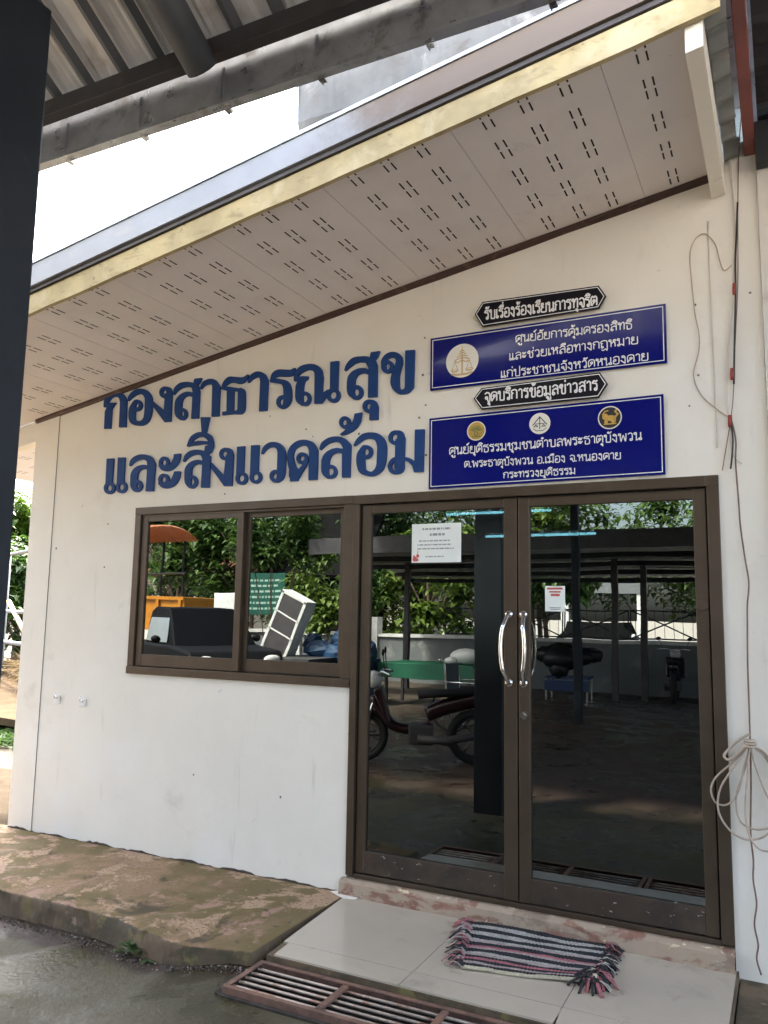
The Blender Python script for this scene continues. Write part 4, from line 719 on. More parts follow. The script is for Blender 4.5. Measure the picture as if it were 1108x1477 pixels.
# ================================================================ doormat
t = thing('doormat', (1.11, -.30, -.0985), 'striped black, grey and pink woven rag doormat with fringed ends on the tiles', 'doormat')
cols = {'k': mat('rag_black', (.018,.019,.022), .95, var=.3, vscale=60, bump=.6, bscale=300), 'g': mat('rag_grey', (.35,.335,.30), .95, var=.2, vscale=50, bump=.6, bscale=300),
        'p': mat('rag_pink', (.33,.115,.13), .95, var=.25, vscale=50, bump=.6, bscale=300), 'w': mat('rag_cream', (.42,.38,.27), .95, var=.15, vscale=50, bump=.6, bscale=300), 'd': mat('rag_dusty_pink', (.33,.265,.245), .95, var=.2, vscale=50, bump=.6, bscale=300)}
seq = 'kkggkkggkkgdkkpdkkgdkpkdkwk'[:26]
order = ['k','g','p','w','d']
q = MB(); nr = len(seq); random.seed(11)
TLp, TRp, BLp, BRp = Vector((.775,-.085)), Vector((1.432,-.028)), Vector((.915,-.612)), Vector((1.452,-.480))
def mp(u, v):
    a = TLp.lerp(TRp, u); b = BLp.lerp(BRp, u); p = a.lerp(b, v)
    sag = .012*math.sin(u*5.0+v*2) + .018*math.sin(math.pi*u)*(v-.3)
    return p.x, p.y + sag
zb_ = -.0985
for r in range(nr):
    v = (r+.5)/nr; ci = order.index(seq[r]); pts = []; rad_ = []; ryv = []
    N = 72
    for i in range(N+1):
        u = i/N; x, y = mp(u, v); wv = .0022*math.sin(u*14+r*1.7)
        pts.append((x, y+wv, zb_ + .009 + .003*math.sin(u*6+r*.35) + .0025*hsh(r, i//6)))
        s = abs(math.sin(u*math.pi*34 + (r % 2)*1.57)); rad_.append(.0100 + .0028*s); ryv.append(.0056 + .0034*s)
    q.tube(pts, rad_, 7, ci, True, ryv)
q.build('woven_rows', [cols[k] for k in order], t, smooth=True)
q = MB()
def flap(x, y, ang, L, ci, w=.011, lift=.02):
    pts = []; z = zb_ + random.uniform(.006,.018); a = ang
    for i in range(7):
        k = i/6; pts.append((x, y, max(zb_+.003, z + lift*math.sin(k*math.pi)*random.uniform(.6,1.1) - .012*k*k))); a += random.uniform(-.3,.3)
        x += math.cos(a)*L/6; y += math.sin(a)*L/6
    q.tube(smooth_path(pts, 3), w*.6, 6, ci, True, w*.16)
for r in range(80):
    v = random.random(); x, y = mp(.012, v); flap(x, y, math.pi + random.uniform(-.5,.7), random.uniform(.05,.11), random.choice([0,0,0,1,2,2,4]), random.uniform(.006,.017))
for r in range(60):
    v = random.random(); x, y = mp(.99, v); flap(x, y, random.uniform(-.9,.3), random.uniform(.05,.10), random.choice([0,0,0,2,1]), random.uniform(.006,.017))
for r in range(40):
    x, y = mp(.985, random.uniform(.72,1.0)); flap(x, y, random.uniform(-1.9,-.6), random.uniform(.08,.15), random.choice([0,0,0,2,2,3,1]), random.uniform(.007,.019), .030)
q.build('fringe', [cols[k] for k in order], t, smooth=True)

# ================================================================ weed at the kerb
LF = leaf_mat('weed_leaf', (.035,.075,.02), (.09,.16,.05), 30)
def leaf_quad(q, p, d, L, w, up=Vector((0,0,1)), droop=.3, mi=0):
    d = d.normalized(); s = d.cross(up); s = s.normalized() if s.length > .05 else Vector((1,0,0)); n = s.cross(d)
    q.add([p, p+d*L*.45+s*w*.5+n*L*.06, p+d*L-n*L*droop, p+d*L*.45-s*w*.5+n*L*.06, p+d*L*.5-n*L*.03], [(0,1,4),(1,2,4),(2,3,4),(3,0,4)], mi)
t = thing('weed', (-.63, -.955, gz(-.63,-.955)), 'small green weed with pointed leaves growing at the foot of the kerb', 'plant')
q = MB(); random.seed(5)
for i in range(26):
    a = random.uniform(0, 6.28); L = random.uniform(.04,.10)
    leaf_quad(q, Vector((-.63+random.gauss(0,.03), -.955+random.gauss(0,.012), gz(-.63,-.95)+random.uniform(0,.03))), Vector((math.cos(a), math.sin(a)*.6, random.uniform(.1,.9))), L, L*.32)
for i in range(9):
    a = random.uniform(0, 6.28); leaf_quad(q, Vector((-.50+random.gauss(0,.02), -.99, gz(-.5,-1)+.004)), Vector((math.cos(a), math.sin(a), .3)), .04, .016)
q.build('leaf_cluster', LF, t)

# ================================================================ wall brackets, nails
for (x, z, lab) in ((-2.327, .807, 'small white square wall bracket with a hook, left of the two'), (-2.080, .799, 'small white square wall bracket with a hook, right of the two')):
    t = thing('wall_bracket', (x, -.001, z), lab, 'bracket', 'small brackets on the white wall')
    q = MB(); q.box(x-.030,x+.030,-.010,-.0005,z-.028,z+.024); q.build('back_plate', M['plastic'], t, bevel=.003)
    q = MB(); q.tube(smooth_path([(x,-.010,z+.010),(x,-.026,z+.012),(x,-.030,z+.030),(x-.004,-.022,z+.040)], 4), .004, 8); q.tube([(x,-.010,z+.010),(x,-.014,z+.010)], .009, 12); q.build('hook', M['chrome'], t, smooth=True)
    
# ================================================================ cables
def cable(name, pts, r, m, label, cat='cable', n=6, group=None):
    q = MB(); q.tube(smooth_path(pts, n), r, 8); o = q.build(name, m, None, org=pts[0], smooth=True, label=label, cat=cat, group=group); return o
run = [(2.100,-.10,3.90),(2.098,-.03,3.80),(2.104,-.016,3.43),(2.084,-.016,3.01),(2.060,-.016,2.67),(2.046,-.016,2.38)]
def off(pts, dx, dy, s=0): return [(p[0]+dx*(1+.6*math.sin(i*1.9+s)), p[1]+dy, p[2]) for i, p in enumerate(pts)]
cable('cable', off(run,-.012,-.004), .0046, M['cable_w'], 'white cable, thickest of the bundle running down beside the wall signs')
cable('cable', [(2.112,-.022,3.46),(2.102,-.028,3.30),(2.092,-.030,3.16)]+[(2.088,-.031,3.01),(2.074,-.030,2.75),(2.064,-.028,2.55)], .0045, M['cable_b'], 'black cable with red tape in the bundle beside the wall signs')
cable('cable', [(2.16,-.12,3.98),(2.128,-.020,3.74),(2.112,-.018,3.44),(2.098,-.018,3.05),(2.072,-.018,2.7),(2.054,-.018,2.45),(2.01,-.012,2.20),(1.998,-.006,2.14)], .0022, M['cable_br'], 'thin brown cable in the bundle, ending at the door corner')
cable('cable', [(2.075,-.012,3.15),(2.040,-.010,3.13),(2.022,-.010,3.18),(2.004,-.009,3.27),(1.960,-.008,3.335),(1.915,-.008,3.32),(1.886,-.008,3.25),(1.888,-.008,3.12),(1.899,-.008,2.94),(1.915,-.008,2.83),(1.912,-.008,2.74),(1.884,-.008,2.62),(1.918,-.009,2.515),(1.985,-.010,2.44),(2.046,-.012,2.385)], .0028, M['cable_beige'], 'pale loose cable looping out across the wall right of the signs')
cable('cable', [(1.974,-.005,3.40),(1.974,-.005,3.0),(1.978,-.005,2.6),(1.980,-.006,2.33),(1.978,-.008,2.25)], .0036, M['cable_w'], 'straight white cable fixed flat to the wall between signs and bundle')
cable('cable', [(2.046,-.030,2.385),(2.050,-.028,2.28),(2.044,-.030,2.20),(2.036,-.036,2.14)], .0042, M['cable_b'], 'short black cable end hanging over the door corner')
cable('cable', [(2.046,-.016,2.385),(2.038,-.014,2.28),(2.052,-.014,2.20),(2.085,-.014,2.165)], .003, M['cable_w'], 'thin pale wire end splayed out below the taped joint')
cable('cable', [(2.046,-.022,2.385),(2.062,-.022,2.28),(2.058,-.022,2.17),(2.064,-.022,2.0),(2.068,-.022,1.87),(2.082,-.022,1.72),(2.094,-.022,1.607),(2.084,-.022,1.50),(2.081,-.022,1.41),(2.076,-.022,1.25),(2.075,-.022,1.10),(2.074,-.024,.92),(2.070,-.024,.70),(2.061,-.024,.50),(2.068,-.024,.38),(2.064,-.024,.30),(2.074,-.024,.20),(2.062,-.024,.11),(2.074,-.026,.03),(2.066,-.026,-.03),(2.082,-.035,-.09)], .0038, M['cable_br'], 'long reddish brown twisted cable hanging down the wall to the floor')
for (x, z, y, w_, lab) in ((2.088,3.02,-.028,.009,'highest band of red tape round the hanging cable bundle, level with the upper pointed sign'),(2.063,2.60,-.028,.009,'middle band of red tape round the hanging cable bundle'),(2.046,2.372,-.026,.0095,'lowest red tape joint, where the cable ends splay apart above the door corner')):
    q = MB(); q.tube([(x-.004,y,z+.028),(x-.005,y,z),(x-.006,y,z-.028)], [w_,w_*1.12,w_*.95], 10); q.build('cable_tape', M['cable_r'], None, org=(x,y,z), smooth=True, label=lab, cat='tape', group='red tape bands on the cable bundle')
q = MB(); c0 = Vector((2.074,-.045,.89))
def loop(pts, r=.0044): q.tube(smooth_path([tuple(c0)] + pts + [tuple(c0 + Vector((.008,-.006,-.01)))], 8), r, 8)
loop([(2.00,-.05,.80),(1.93,-.055,.73),(1.905,-.055,.67),(1.925,-.055,.615),(1.975,-.055,.615),(2.02,-.052,.68),(2.05,-.05,.80)])
loop([(2.01,-.06,.79),(1.945,-.065,.68),(1.935,-.065,.58),(1.985,-.065,.50),(2.06,-.062,.475),(2.14,-.06,.52),(2.19,-.058,.66),(2.16,-.055,.80)])
loop([(2.05,-.045,.78),(2.01,-.05,.66),(2.02,-.05,.55),(2.09,-.05,.52),(2.17,-.05,.56),(2.20,-.05,.68),(2.14,-.05,.82)])
loop([(2.06,-.07,.76),(2.045,-.075,.60),(2.06,-.075,.49),(2.11,-.075,.44),(2.18,-.07,.47),(2.22,-.066,.62),(2.15,-.06,.83)])
loop([(2.09,-.05,.80),(2.13,-.055,.68),(2.17,-.055,.62),(2.21,-.055,.68),(2.18,-.05,.80)])
q.tube(smooth_path([(2.075,-.06,.93),(2.03,-.062,.90),(1.985,-.062,.855),(1.965,-.062,.825),(1.985,-.062,.81),(2.02,-.062,.84),(2.07,-.062,.89)], 6), .006, 8)
for k in range(3): q.torus((2.074,-.052,.875+.012*k), .022, .0055, 'z', 16, 8)
q.build('cable_coil', M['cable_beige'], None, org=tuple(c0), smooth=True, label='loose coil of beige cable tied in a knot beside the door frame', cat='cable coil')

# ================================================================ neighbour on the right
t = thing('neighbour_building', (3.0, 0, -.2), 'plain plastered building edge and dark roof joined on the right of the office', 'building')
q = MB(); q.box(2.202,4.3,-.030,.15,-.22,3.70); q.build('wall', M['plaster2'], t)
q = MB()
for i in range(40):
    ya = -1.62+.055*i; yb = ya+.055; za = .02*math.sin(i*1.2); zb2 = .02*math.sin((i+1)*1.2)
    q.add([(2.215,ya,3.83+za),(4.4,ya,3.86+za),(4.4,yb,3.86+zb2),(2.215,yb,3.83+zb2)], [(0,3,2,1)]); q.add([(2.215,ya,3.85+za),(4.4,ya,3.88+za),(4.4,yb,3.88+zb2),(2.215,yb,3.85+zb2)], [(0,1,2,3)])
q.build('roof', M['black_roof'], t)
q = MB(); q.box(2.20,4.3,-.12,-.035,3.60,3.80); q.build('eave_beam', M['black_roof'], t)
q = MB(); q.prism([(-1.55,3.78),(.03,3.70),(.03,3.81),(-1.55,3.89)], 'x', 2.150, 2.200); q.build('red_purlin', M['redsteel'], t, bevel=.004)
q = MB(); q.box(-9,-2.735,.0,1.4,-.26,-.1025); q.build('side_pavement', mat('tan_pavement', (.060,.046,.031), .95, spec=.05, var=.2, stains=[((.04,.03,.02),3,.5,.7),((.085,.066,.046),6,.55,.7)], bump=.4), kind='structure')
# ================================================================ arched shelter over the yard
YC, HALF, R0 = -5.6, 3.88, 7.55
def rz_(y, d=0): return 3.715 + math.sqrt(max(0, (R0-d)**2 - (y-YC)**2)) - math.sqrt(R0**2 - HALF**2)
S = thing('yard_shelter', (3.5, -5.6, -.2), 'steel yard shelter with dark blue-grey posts, arched metal roof and zinc gutter facing the office', 'shelter')
XA, XB = -5.2, 5.4  # left stretch unseen, added to block skylight; right end shortened to let light in
def post(x, y, parent, h=.122, z1=3.45, m='post', name='post'):
    q = MB(); q.box(x-h,x+h,y-h,y+h,-.25,z1); q.build(name, M[m], parent, bevel=.008)
for x in (-.025, 4.55, -4.7): post(x, -2.50, S)
for x in (4.55, -4.9): post(x, -8.7, S, .08)
post(-.75, -8.7, S, .06)
q = MB(); nA = 26; nX = 560; gx = [XA+(XB-XA)*i/nX for i in range(nX+1)]
th_ = math.asin(HALF/R0)
for j in range(nA+1):
    a = th_ - 2*th_*j/nA; y = YC + R0*math.sin(a); z = rz_(y)
    for i, x in enumerate(gx):
        ph = (x/.20) % 1.0; d = .012*max(0, 1-abs(ph-.5)/.04) + .0035*math.sin(x*2*math.pi/.04)
        q.v.append((x, y + d*math.sin(a)*1.0, z + d*math.cos(a)))
for j in range(nA):
    for i in range(nX): q.f.append((j*(nX+1)+i, j*(nX+1)+i+1, (j+1)*(nX+1)+i+1, (j+1)*(nX+1)+i)); q.m.append(0)
q.build('roof_sheet', M['sheet'], S)
def arc_pts(x, d, a0, a1, n=16): return [(x, YC+(R0-d)*math.sin(a0+(a1-a0)*k/n), rz_(YC)-R0+(R0-d)*math.cos(a0+(a1-a0)*k/n)) for k in range(n+1)]
q = MB(); q.tube(arc_pts(XA+.06, .03, th_, -th_, 24), .030, 4, 0, True, .018)
bt = q.build('batten', M['batten'], S)
k = 1
while XA+.06+.198*k < XB-.02:
    c = bt.copy(); COL.objects.link(c); c.parent = S; c.location = (.198*k, 0, 0); k += 1
for a in (th_-.085, th_-.36, th_-.62):
    q = MB(); y = YC+(R0-.012)*math.sin(a); z = rz_(YC)-R0+(R0-.012)*math.cos(a)
    q.box(XA,XB,y-.004,y+.004,z-.006,z+.004); q.build('sheet_lap', M['galv'], S)
for yy in (-1.765, -9.435):
    q = MB(); q.box(XA,XB,yy-.028,yy+.028,3.625,3.700); q.build('edge_beam', M['steel_dark'], S, bevel=.003)
q = MB(); q.box(XA,XB,-1.712,-1.706,3.452,3.690); q.box(XA,XB,-1.745,-1.700,3.438,3.4515)
for i in range(24):
    x = XA + .21 + .44*i; q.box(x-.003,x+.003,-1.7165,-1.7122,3.455,3.62); q.box(x+.006,x+.009,-1.7165,-1.7122,3.455,3.62)
q.build('gutter', M['galv'], S)
for i in range(16):
    x = XA + .21 + .44*i
    q = MB(); q.box(x+.02,x+.045,-1.72,-1.69,3.425,3.4378); q.box(x+.02,x+.024,-1.69,-1.68,3.425,3.455); q.build('gutter_clip', M['chrome'], S)
q = MB()                                             # deeper box gutter resting on the office roof edge
prof = [(-1.15,3.90),(-1.15,3.72),(-1.12,3.66),(-1.00,3.66),(-.96,3.74),(-.93,3.86),(-.92,3.86),(-.92,3.875),(-1.13,4.30)]
nb = 40
for i in range(nb):
    xa = .285 + 1.5*i/nb; xb = .285 + 1.5*(i+1)/nb
    W = lambda k, x: (x, prof[k][0] + .010*math.sin(x*9+k) + .006*hsh(round(x*22), k), max(prof[k][1], sz(x)+.05) + .010*math.sin(x*6+k*2) + .005*hsh(round(x*22), k+9) - .02*(x-.3)*(k in (2,3)))
    for k in range(-1, len(prof)-1): q.add([W(k,xa), W(k,xb), W(k+1,xb), W(k+1,xa)], [(0,1,2,3)])
q.build('box_gutter', mat('old_gutter', (.105,.108,.105), .65, metal=0, var=.2, vscale=5, stains=[((.08,.075,.065),6,.5,.7),((.24,.24,.23),4,.55,.7)], bump=.3, bscale=10), S)
q = MB(); q.prism([(p[0]+.002, p[1]) for p in prof], 'x', .270, .284); q.build('gutter_end_cap', M['galv'], S)
for tx_ in (.24, 4.55, -4.6):
    q = MB(); q.tube(arc_pts(tx_, .135, th_+.002, -th_-.002, 30), .068, 14); q.build('truss_chord', M['batten'], S, smooth=True)
    q = MB(); q.tube([(tx_, YC+(R0-.55)*math.sin(-.42+.84*k/20), rz_(YC)-R0-.10+(R0-.55)*math.cos(-.42+.84*k/20)) for k in range(21)], .035, 8); q.build('truss_bottom_chord', M['steel_dark'], S, smooth=True)
    q = MB()
    for k in range(14):
        a = -.40+.8*k/14; b = a+.8/14*.5; c = a+.8/14
        U = lambda t: (tx_, YC+(R0-.15)*math.sin(t), rz_(YC)-R0+(R0-.15)*math.cos(t)); D = lambda t: (tx_, YC+(R0-.55)*math.sin(t), rz_(YC)-R0-.10+(R0-.55)*math.cos(t))
        q.tube([D(a),U(b),D(c)], .016, 6)
    q.build('truss_web', M['steel_dark'], S)
q = MB(); q.box(XA,XB,-2.56,-2.48,3.45,3.56); q.box(XA,XB,-8.74,-8.66,3.45,3.56); q.build('plate_beam', M['post'], S, bevel=.004)
# ================================================================ trees
LM = [leaf_mat('leaf_mid', (.028,.070,.014), (.110,.190,.034)), leaf_mat('leaf_bright', (.070,.130,.018), (.180,.260,.040)), leaf_mat('leaf_deep', (.016,.040,.014), (.050,.085,.022))]
DL = [leaf_mat('leaf_left_dark', (.020,.060,.010), (.070,.135,.018)), leaf_mat('leaf_left_bright', (.055,.120,.010), (.120,.200,.016))]
BARK = mat('bark', (.12,.085,.06), .9, var=.3, vscale=8, bump=.8)
def crown_mesh(q, c, r, n, L, seed, clumps=16, hollow=.35):
    rnd = random.Random(seed); cl = []
    for _ in range(clumps):
        a = rnd.uniform(0, 6.283); u = rnd.uniform(-.8, 1); k = rnd.uniform(.45, .95)
        s = math.sqrt(max(0, 1-u*u)); cl.append((Vector((c[0]+r[0]*k*s*math.cos(a), c[1]+r[1]*k*s*math.sin(a), c[2]+r[2]*k*u)), rnd.uniform(.22, .45)))
    for _ in range(n):
        p0, k = cl[rnd.randrange(len(cl))]
        d = Vector((rnd.gauss(0,1), rnd.gauss(0,1), rnd.gauss(0,1))).normalized() * (rnd.random()**.5)
        p = p0 + Vector((d.x*r[0]*k, d.y*r[1]*k, d.z*r[2]*k*.8))
        a = rnd.uniform(0, 6.283); l = L*rnd.uniform(.4, 1.5)
        leaf_quad(q, p, Vector((math.cos(a), math.sin(a), rnd.uniform(-.6,.5))), l, l*rnd.uniform(.4,.6))
def tree(name, x, y, h, r, n, L, m, label, seed, group='trees beyond the yard', zb=-.2, trunk=.09, cz=None):
    t = thing(name, (x, y, zb), label, 'tree', group)
    cz = cz if cz is not None else zb + h - r[2]
    q = MB(); rnd = random.Random(seed+99); tp = [(x,y,zb-.1),(x+.05,y,zb+(cz-zb)*.4),(x-.05,y+.05,cz),(x,y,cz+r[2]*.4)]
    q.tube(smooth_path(tp, 4), [trunk*(1-.6*i/12) for i in range(13)], 8)
    for k in range(6):
        a = rnd.uniform(0,6.28); b0 = cz - r[2]*rnd.uniform(.2,.7)
        q.tube(smooth_path([(x,y,b0),(x+r[0]*.35*math.cos(a),y+r[1]*.35*math.sin(a),b0+r[2]*.5),(x+r[0]*.7*math.cos(a),y+r[1]*.7*math.sin(a),b0+r[2]*.8)], 3), [trunk*.4*(1-.11*i) for i in range(7)], 6)
    q.build('trunk', BARK, t, smooth=True)
    q = MB(); crown_mesh(q, (x,y,cz), r, n, L, seed); q.build('crown', m, t)
    return t
# seen directly at the left edge
tree('leafy_tree', -18.4, 12.6, 5.6, (3.4,3.6,2.7), 15000, .30, DL[1], 'bright yellow green tree at the left edge behind the office corner', 1)
tree('leafy_tree', -14.9, 9.8, 3.4, (2.3,2.4,1.75), 11000, .24, DL[0], 'darker green bushy tree in front of the bright one at the left edge', 2)
PIPE = mat('pipe_white', (.26,.26,.25), .6)
t = thing('pipe_railing', (-10, 6, -.2), 'white pipe railing with a slanting bamboo pole beyond the office corner', 'railing')
q = MB()
q.tube([(-16,9.5,2.62),(-8.6,5.2,2.42)], .035, 8); q.build('top_pipe', PIPE, t, smooth=True)
q = MB(); q.tube([(-16,9.5,1.36),(-8.6,5.2,1.34)], .035, 8); q.build('rail', PIPE, t, smooth=True)
q = MB(); q.tube([(-16,9.5,.66),(-8.6,5.2,.80)], .04, 8); q.build('rail', PIPE, t, smooth=True)
for x, y in ((-12.1,7.24),(-8.7,5.26),(-14.9,8.9)):
    q = MB(); q.tube([(x,y,-.2),(x,y,2.5)], .035, 8); q.build('railing_post', PIPE, t, smooth=True)
q = MB(); q.tube([(-11.6,6.9,1.55),(-9.1,5.45,.75)], .045, 8); q.build('bamboo_pole', mat('bamboo', (.46,.36,.20), .6), t, smooth=True)
q = MB(); random.seed(8); ST = leaf_mat('dry_straw', (.12,.08,.04), (.20,.15,.08), 4)
for i in range(1500):
    p = Vector((random.uniform(-12.5,-8.2), 0, .12)); p.y = 6.6+(p.x+10)*-.58+random.gauss(0,.2)
    leaf_quad(q, p, Vector((random.gauss(0,.5), random.gauss(0,.5), random.uniform(-.2,1))), random.uniform(.25,.6), .03, droop=.5)
q.build('dry_grass', ST, None, org=(-10,6.5,0), kind='stuff')
q = MB(); q.prism([(-16,4.5),(-5.9,2.9),(-5.9,5.6),(-8.2,8.5),(-16,12)], 'z', -.04, .05); 
q.build('earth_platform', mat('tan_earth', (.068,.046,.026), .95, spec=.05, var=.15, vscale=2, stains=[((.095,.068,.040),4,.5,.7,(1,4,1))], bump=.5), kind='structure')
q = MB(); random.seed(9)
for i in range(900):
    x = random.uniform(-9,-5.2); p = Vector((x, 2.75+(x+5.9)*-.16+random.gauss(0,.13), -.2)); a = random.uniform(0,6.28)
    leaf_quad(q, p, Vector((math.cos(a)*.6, math.sin(a)*.6, random.uniform(.3,1))), random.uniform(.1,.28), .03)
q.build('ground_cover', LM[0], kind='stuff')

# ================================================================ what the glass mirrors: the yard behind the camera
W2 = mat('yard_wall', (.17,.185,.19), .8, var=.08, stains=[((.36,.37,.35),2,.55,.75)])
MBK = mat('matte_black', (.010,.010,.010), .95, spec=.05)
BLK = mat('black_iron', (.012,.012,.013), .5)
t = thing('low_wall', (-3, -14.1, -.2), 'low pale masonry wall with black cross braced iron railing along the back of the yard', 'wall')
q = MB(); q.box(-13,6.5,-14.25,-14.1,-.25,.86); q.build('wall_body', W2, t)
q = MB(); q.box(-13.05,6.55,-14.30,-14.05,.861,.94); q.build('coping', M['plastic'], t)
for x0 in [-5.2+1.45*i for i in range(8)]:
    q = MB(); x1 = x0+1.40
    for a, b in (((x0,.95),(x0,1.62)),((x1,.95),(x1,1.62)),((x0,1.60),(x1,1.60)),((x0,.98),(x1,.98)),((x0,.98),(x1,1.60)),((x0,1.60),(x1,.98))): q.tube([(a[0],-14.17,a[1]),(b[0],-14.17,b[1])], .016, 6)
    for i in range(7): q.tube([(x0+.2*i+.1,-14.19,.98),(x0+.2*i+.1,-14.19,1.60)], .006, 5)
    q.build('railing_panel', BLK, t)
for x in (-9.45, -7.1): q = MB(); q.box(x-.10,x+.10,-14.32,-14.02,-.2,1.36); q.build('wall_pier', M['plastic'], t)
S2 = thing('back_shelter', (2, -12.7, -.2), 'long low rear shelter with dark steel posts and a grey front fascia behind the yard', 'shelter')
for x in (-5.45, -.85, 3.7): post(x, -12.4, S2, .06, 2.6, 'steel_dark')
q = MB(); q.box(-.42,-.30,-12.9,-12.78,-.2,2.6); q.build('post', M['steel_dark'], S2)
q = MB(); q.box(-6.4,6.5,-9.69,-9.65,2.60,2.92); q.build('front_fascia', M['steel_dark'], S2)
q = MB()
for i in range(90):
    x = -6.4+12.9*i/90; xb = -6.4+12.9*(i+1)/90; d = .02*(i % 2)
    q.add([(x,-9.70,2.82+d),(xb,-9.70,2.82+.02-d),(xb,-14.9,2.36+.02-d),(x,-14.9,2.36+d)], [(0,1,2,3)])
q.build('roof', M['dark_sheet'], S2)
for y, z in ((-9.8,2.68),(-11.1,2.60),(-12.4,2.52),(-13.6,2.42),(-14.7,2.30)):
    q = MB(); q.box(-6.3,6.4,y-.04,y+.04,z-.06,z+.04); q.build('purlin', BLK, S2)
q = MB()
for i in range(13):
    x = -6.3+.98*i; q.tube([(x,-9.75,2.62),(x+.49,-9.75,2.86),(x+.98,-9.75,2.62)], .018, 6)
q.build('truss_web', BLK, S2)
t = thing('far_shed', (-1, -22, -.2), 'long shed with a pale grey roof edge among the trees behind the back wall', 'building')
q = MB(); q.box(-9,-1.5,-21,-20.95,2.2,2.62); q.build('roof_edge', W2, t)
q = MB(); q.box(-9,-1.5,-24,-20.96,2.5,2.58); q.build('roof', M['dark_sheet'], t)
for x in (-8.8,-6.4,-4.0,-1.7): q = MB(); q.box(x-.12,x+.12,-21.2,-20.98,-.2,2.5); q.build('column', M['plastic'], t)
t = thing('curved_carport', (5, -27, -.2), 'far carport with a long curved pale roof above parked cars', 'carport')
q = MB(); pr = []
for i in range(21): a = -1+2*i/20; pr.append((-1.5+9*a, 3.3-1.1*a*a))
q.prism(pr + [(p[0], p[1]-.22) for p in reversed(pr)], 'y', -30, -26); q.build('curved_roof', mat('pale_roof', (.55,.50,.42), .6), t)
for x in (-7,-3,1.5,5.5): q = MB(); q.box(x-.08,x+.08,-29,-28.8,-.2,2.4); q.build('column', M['steel_dark'], t)
def car(x, y, rz, body, label, pick=False, name='parked_car', s=1.0):
    t = thing(name, (x, y, -.2), label, 'pickup' if pick else 'car', rz=rz)
    o = ORG[t.name]; q = MB(); L = 2.2*s
    sec = [(-L,.45),(-L,.80),(-L*.93,.95),(-L*.45,1.0),(L*.42,1.0),(L*.92,.92),(L,.75),(L,.45)] if not pick else [(-L*1.1,.5),(-L*1.1,.98),(-L*.5,1.02),(L*.1,1.02),(L*.55,1.02),(L*1.0,.95),(L*1.08,.75),(L*1.08,.5)]
    q.prism(sec, 'y', -.86*s, .86*s)
    if pick: cab = [(-L*.12,1.0),(-L*.10,1.62),(0,1.70),(L*.30,1.68),(L*.62,1.0)]
    else: cab = [(-L*.62,.98),(-L*.42,1.42),(-L*.2,1.48),(L*.1,1.46),(L*.45,.98)]
    rf = MB(); n_ = len(cab); rf.add([(a, -.78*s, b) if b < 1.2 else (a, -.66*s, b) for a, b in cab] + [(a, .78*s, b) if b < 1.2 else (a, .66*s, b) for a, b in cab],
        [tuple(range(n_))[::-1], tuple(range(n_, 2*n_))] + [(i, (i+1) % n_, n_+(i+1) % n_, n_+i) for i in range(n_)])
    for mb, nm, mm, bv in ((q, 'body', body, .05), (rf, 'cabin_glass', CARG, .03)):
        mb.v = [(v[0]+o.x, v[1]+o.y, v[2]+o.z) for v in mb.v]; ob = mb.build(nm, mm, t, bevel=bv)
    for wx in (-L*.62, L*.62):
        for sy in (-1, 1):
            w_ = MB(); w_.torus((o.x+wx, o.y+sy*.80*s, o.z+.33), .24, .10, 'y', 20, 8); wh = w_.build('wheel', CART, t, smooth=True)
            w_ = MB(); w_.tube([(o.x+wx,o.y+sy*.74*s,o.z+.33),(o.x+wx,o.y+sy*.87*s,o.z+.33)], .18, 16); w_.build('rim', M['chrome'], wh)
    for sy in (-1, 1):
        w_ = MB(); hy = o.y + sy*.795*s; g0 = -L*.08 if pick else -L*.5; g1 = L*.40 if pick else L*.30
        w_.add([(o.x+g0,hy,o.z+1.06),(o.x+g1+.12,hy,o.z+1.06),(o.x+g1-.08,hy-sy*.10*s,o.z+1.50),(o.x+g0+.06,hy-sy*.10*s,o.z+1.50)], [(0,1,2,3)]); w_.build('side_window', M['chrome'] if pick else CARG, t)
        w_ = MB(); w_.ball((o.x+L*.42, o.y+sy*.98*s, o.z+1.12), (.06,.09,.07)); w_.build('mirror', body, t, smooth=True)
        w_ = MB(); w_.box(o.x-.25,o.x-.05,o.y+sy*.862*s-.008,o.y+sy*.862*s+.008,o.z+.86,o.z+.89); w_.build('door_handle', M['chrome'], t)
    for sy in (-1, 1):
        w_ = MB(); w_.ball((o.x+L*(1.08 if pick else .97), o.y+sy*.6*s, o.z+.80), (.06,.16,.08)); w_.build('headlight', M['plastic'], t, smooth=True)
    return t
CARG = mat('car_glass', (.003,.003,.004), .5, spec=.08); CART = mat('tyre', (.012,.012,.012), .8)
car(-2.6, -20.5, 0, mat('car_white', (.70,.71,.72), .25, coat=.6), 'white parked car behind the back wall, left of the two')
car(3.2, -20.8, 0, mat('car_silver', (.42,.43,.45), .3, metal=.5), 'silver parked car behind the back wall, right of the two')
pk = car(-8.3, -8.4, .50, mat('car_black', (.004,.004,.005), .6, spec=.15), 'black pickup parked in the yard left of the shelter', True, 'pickup_truck')
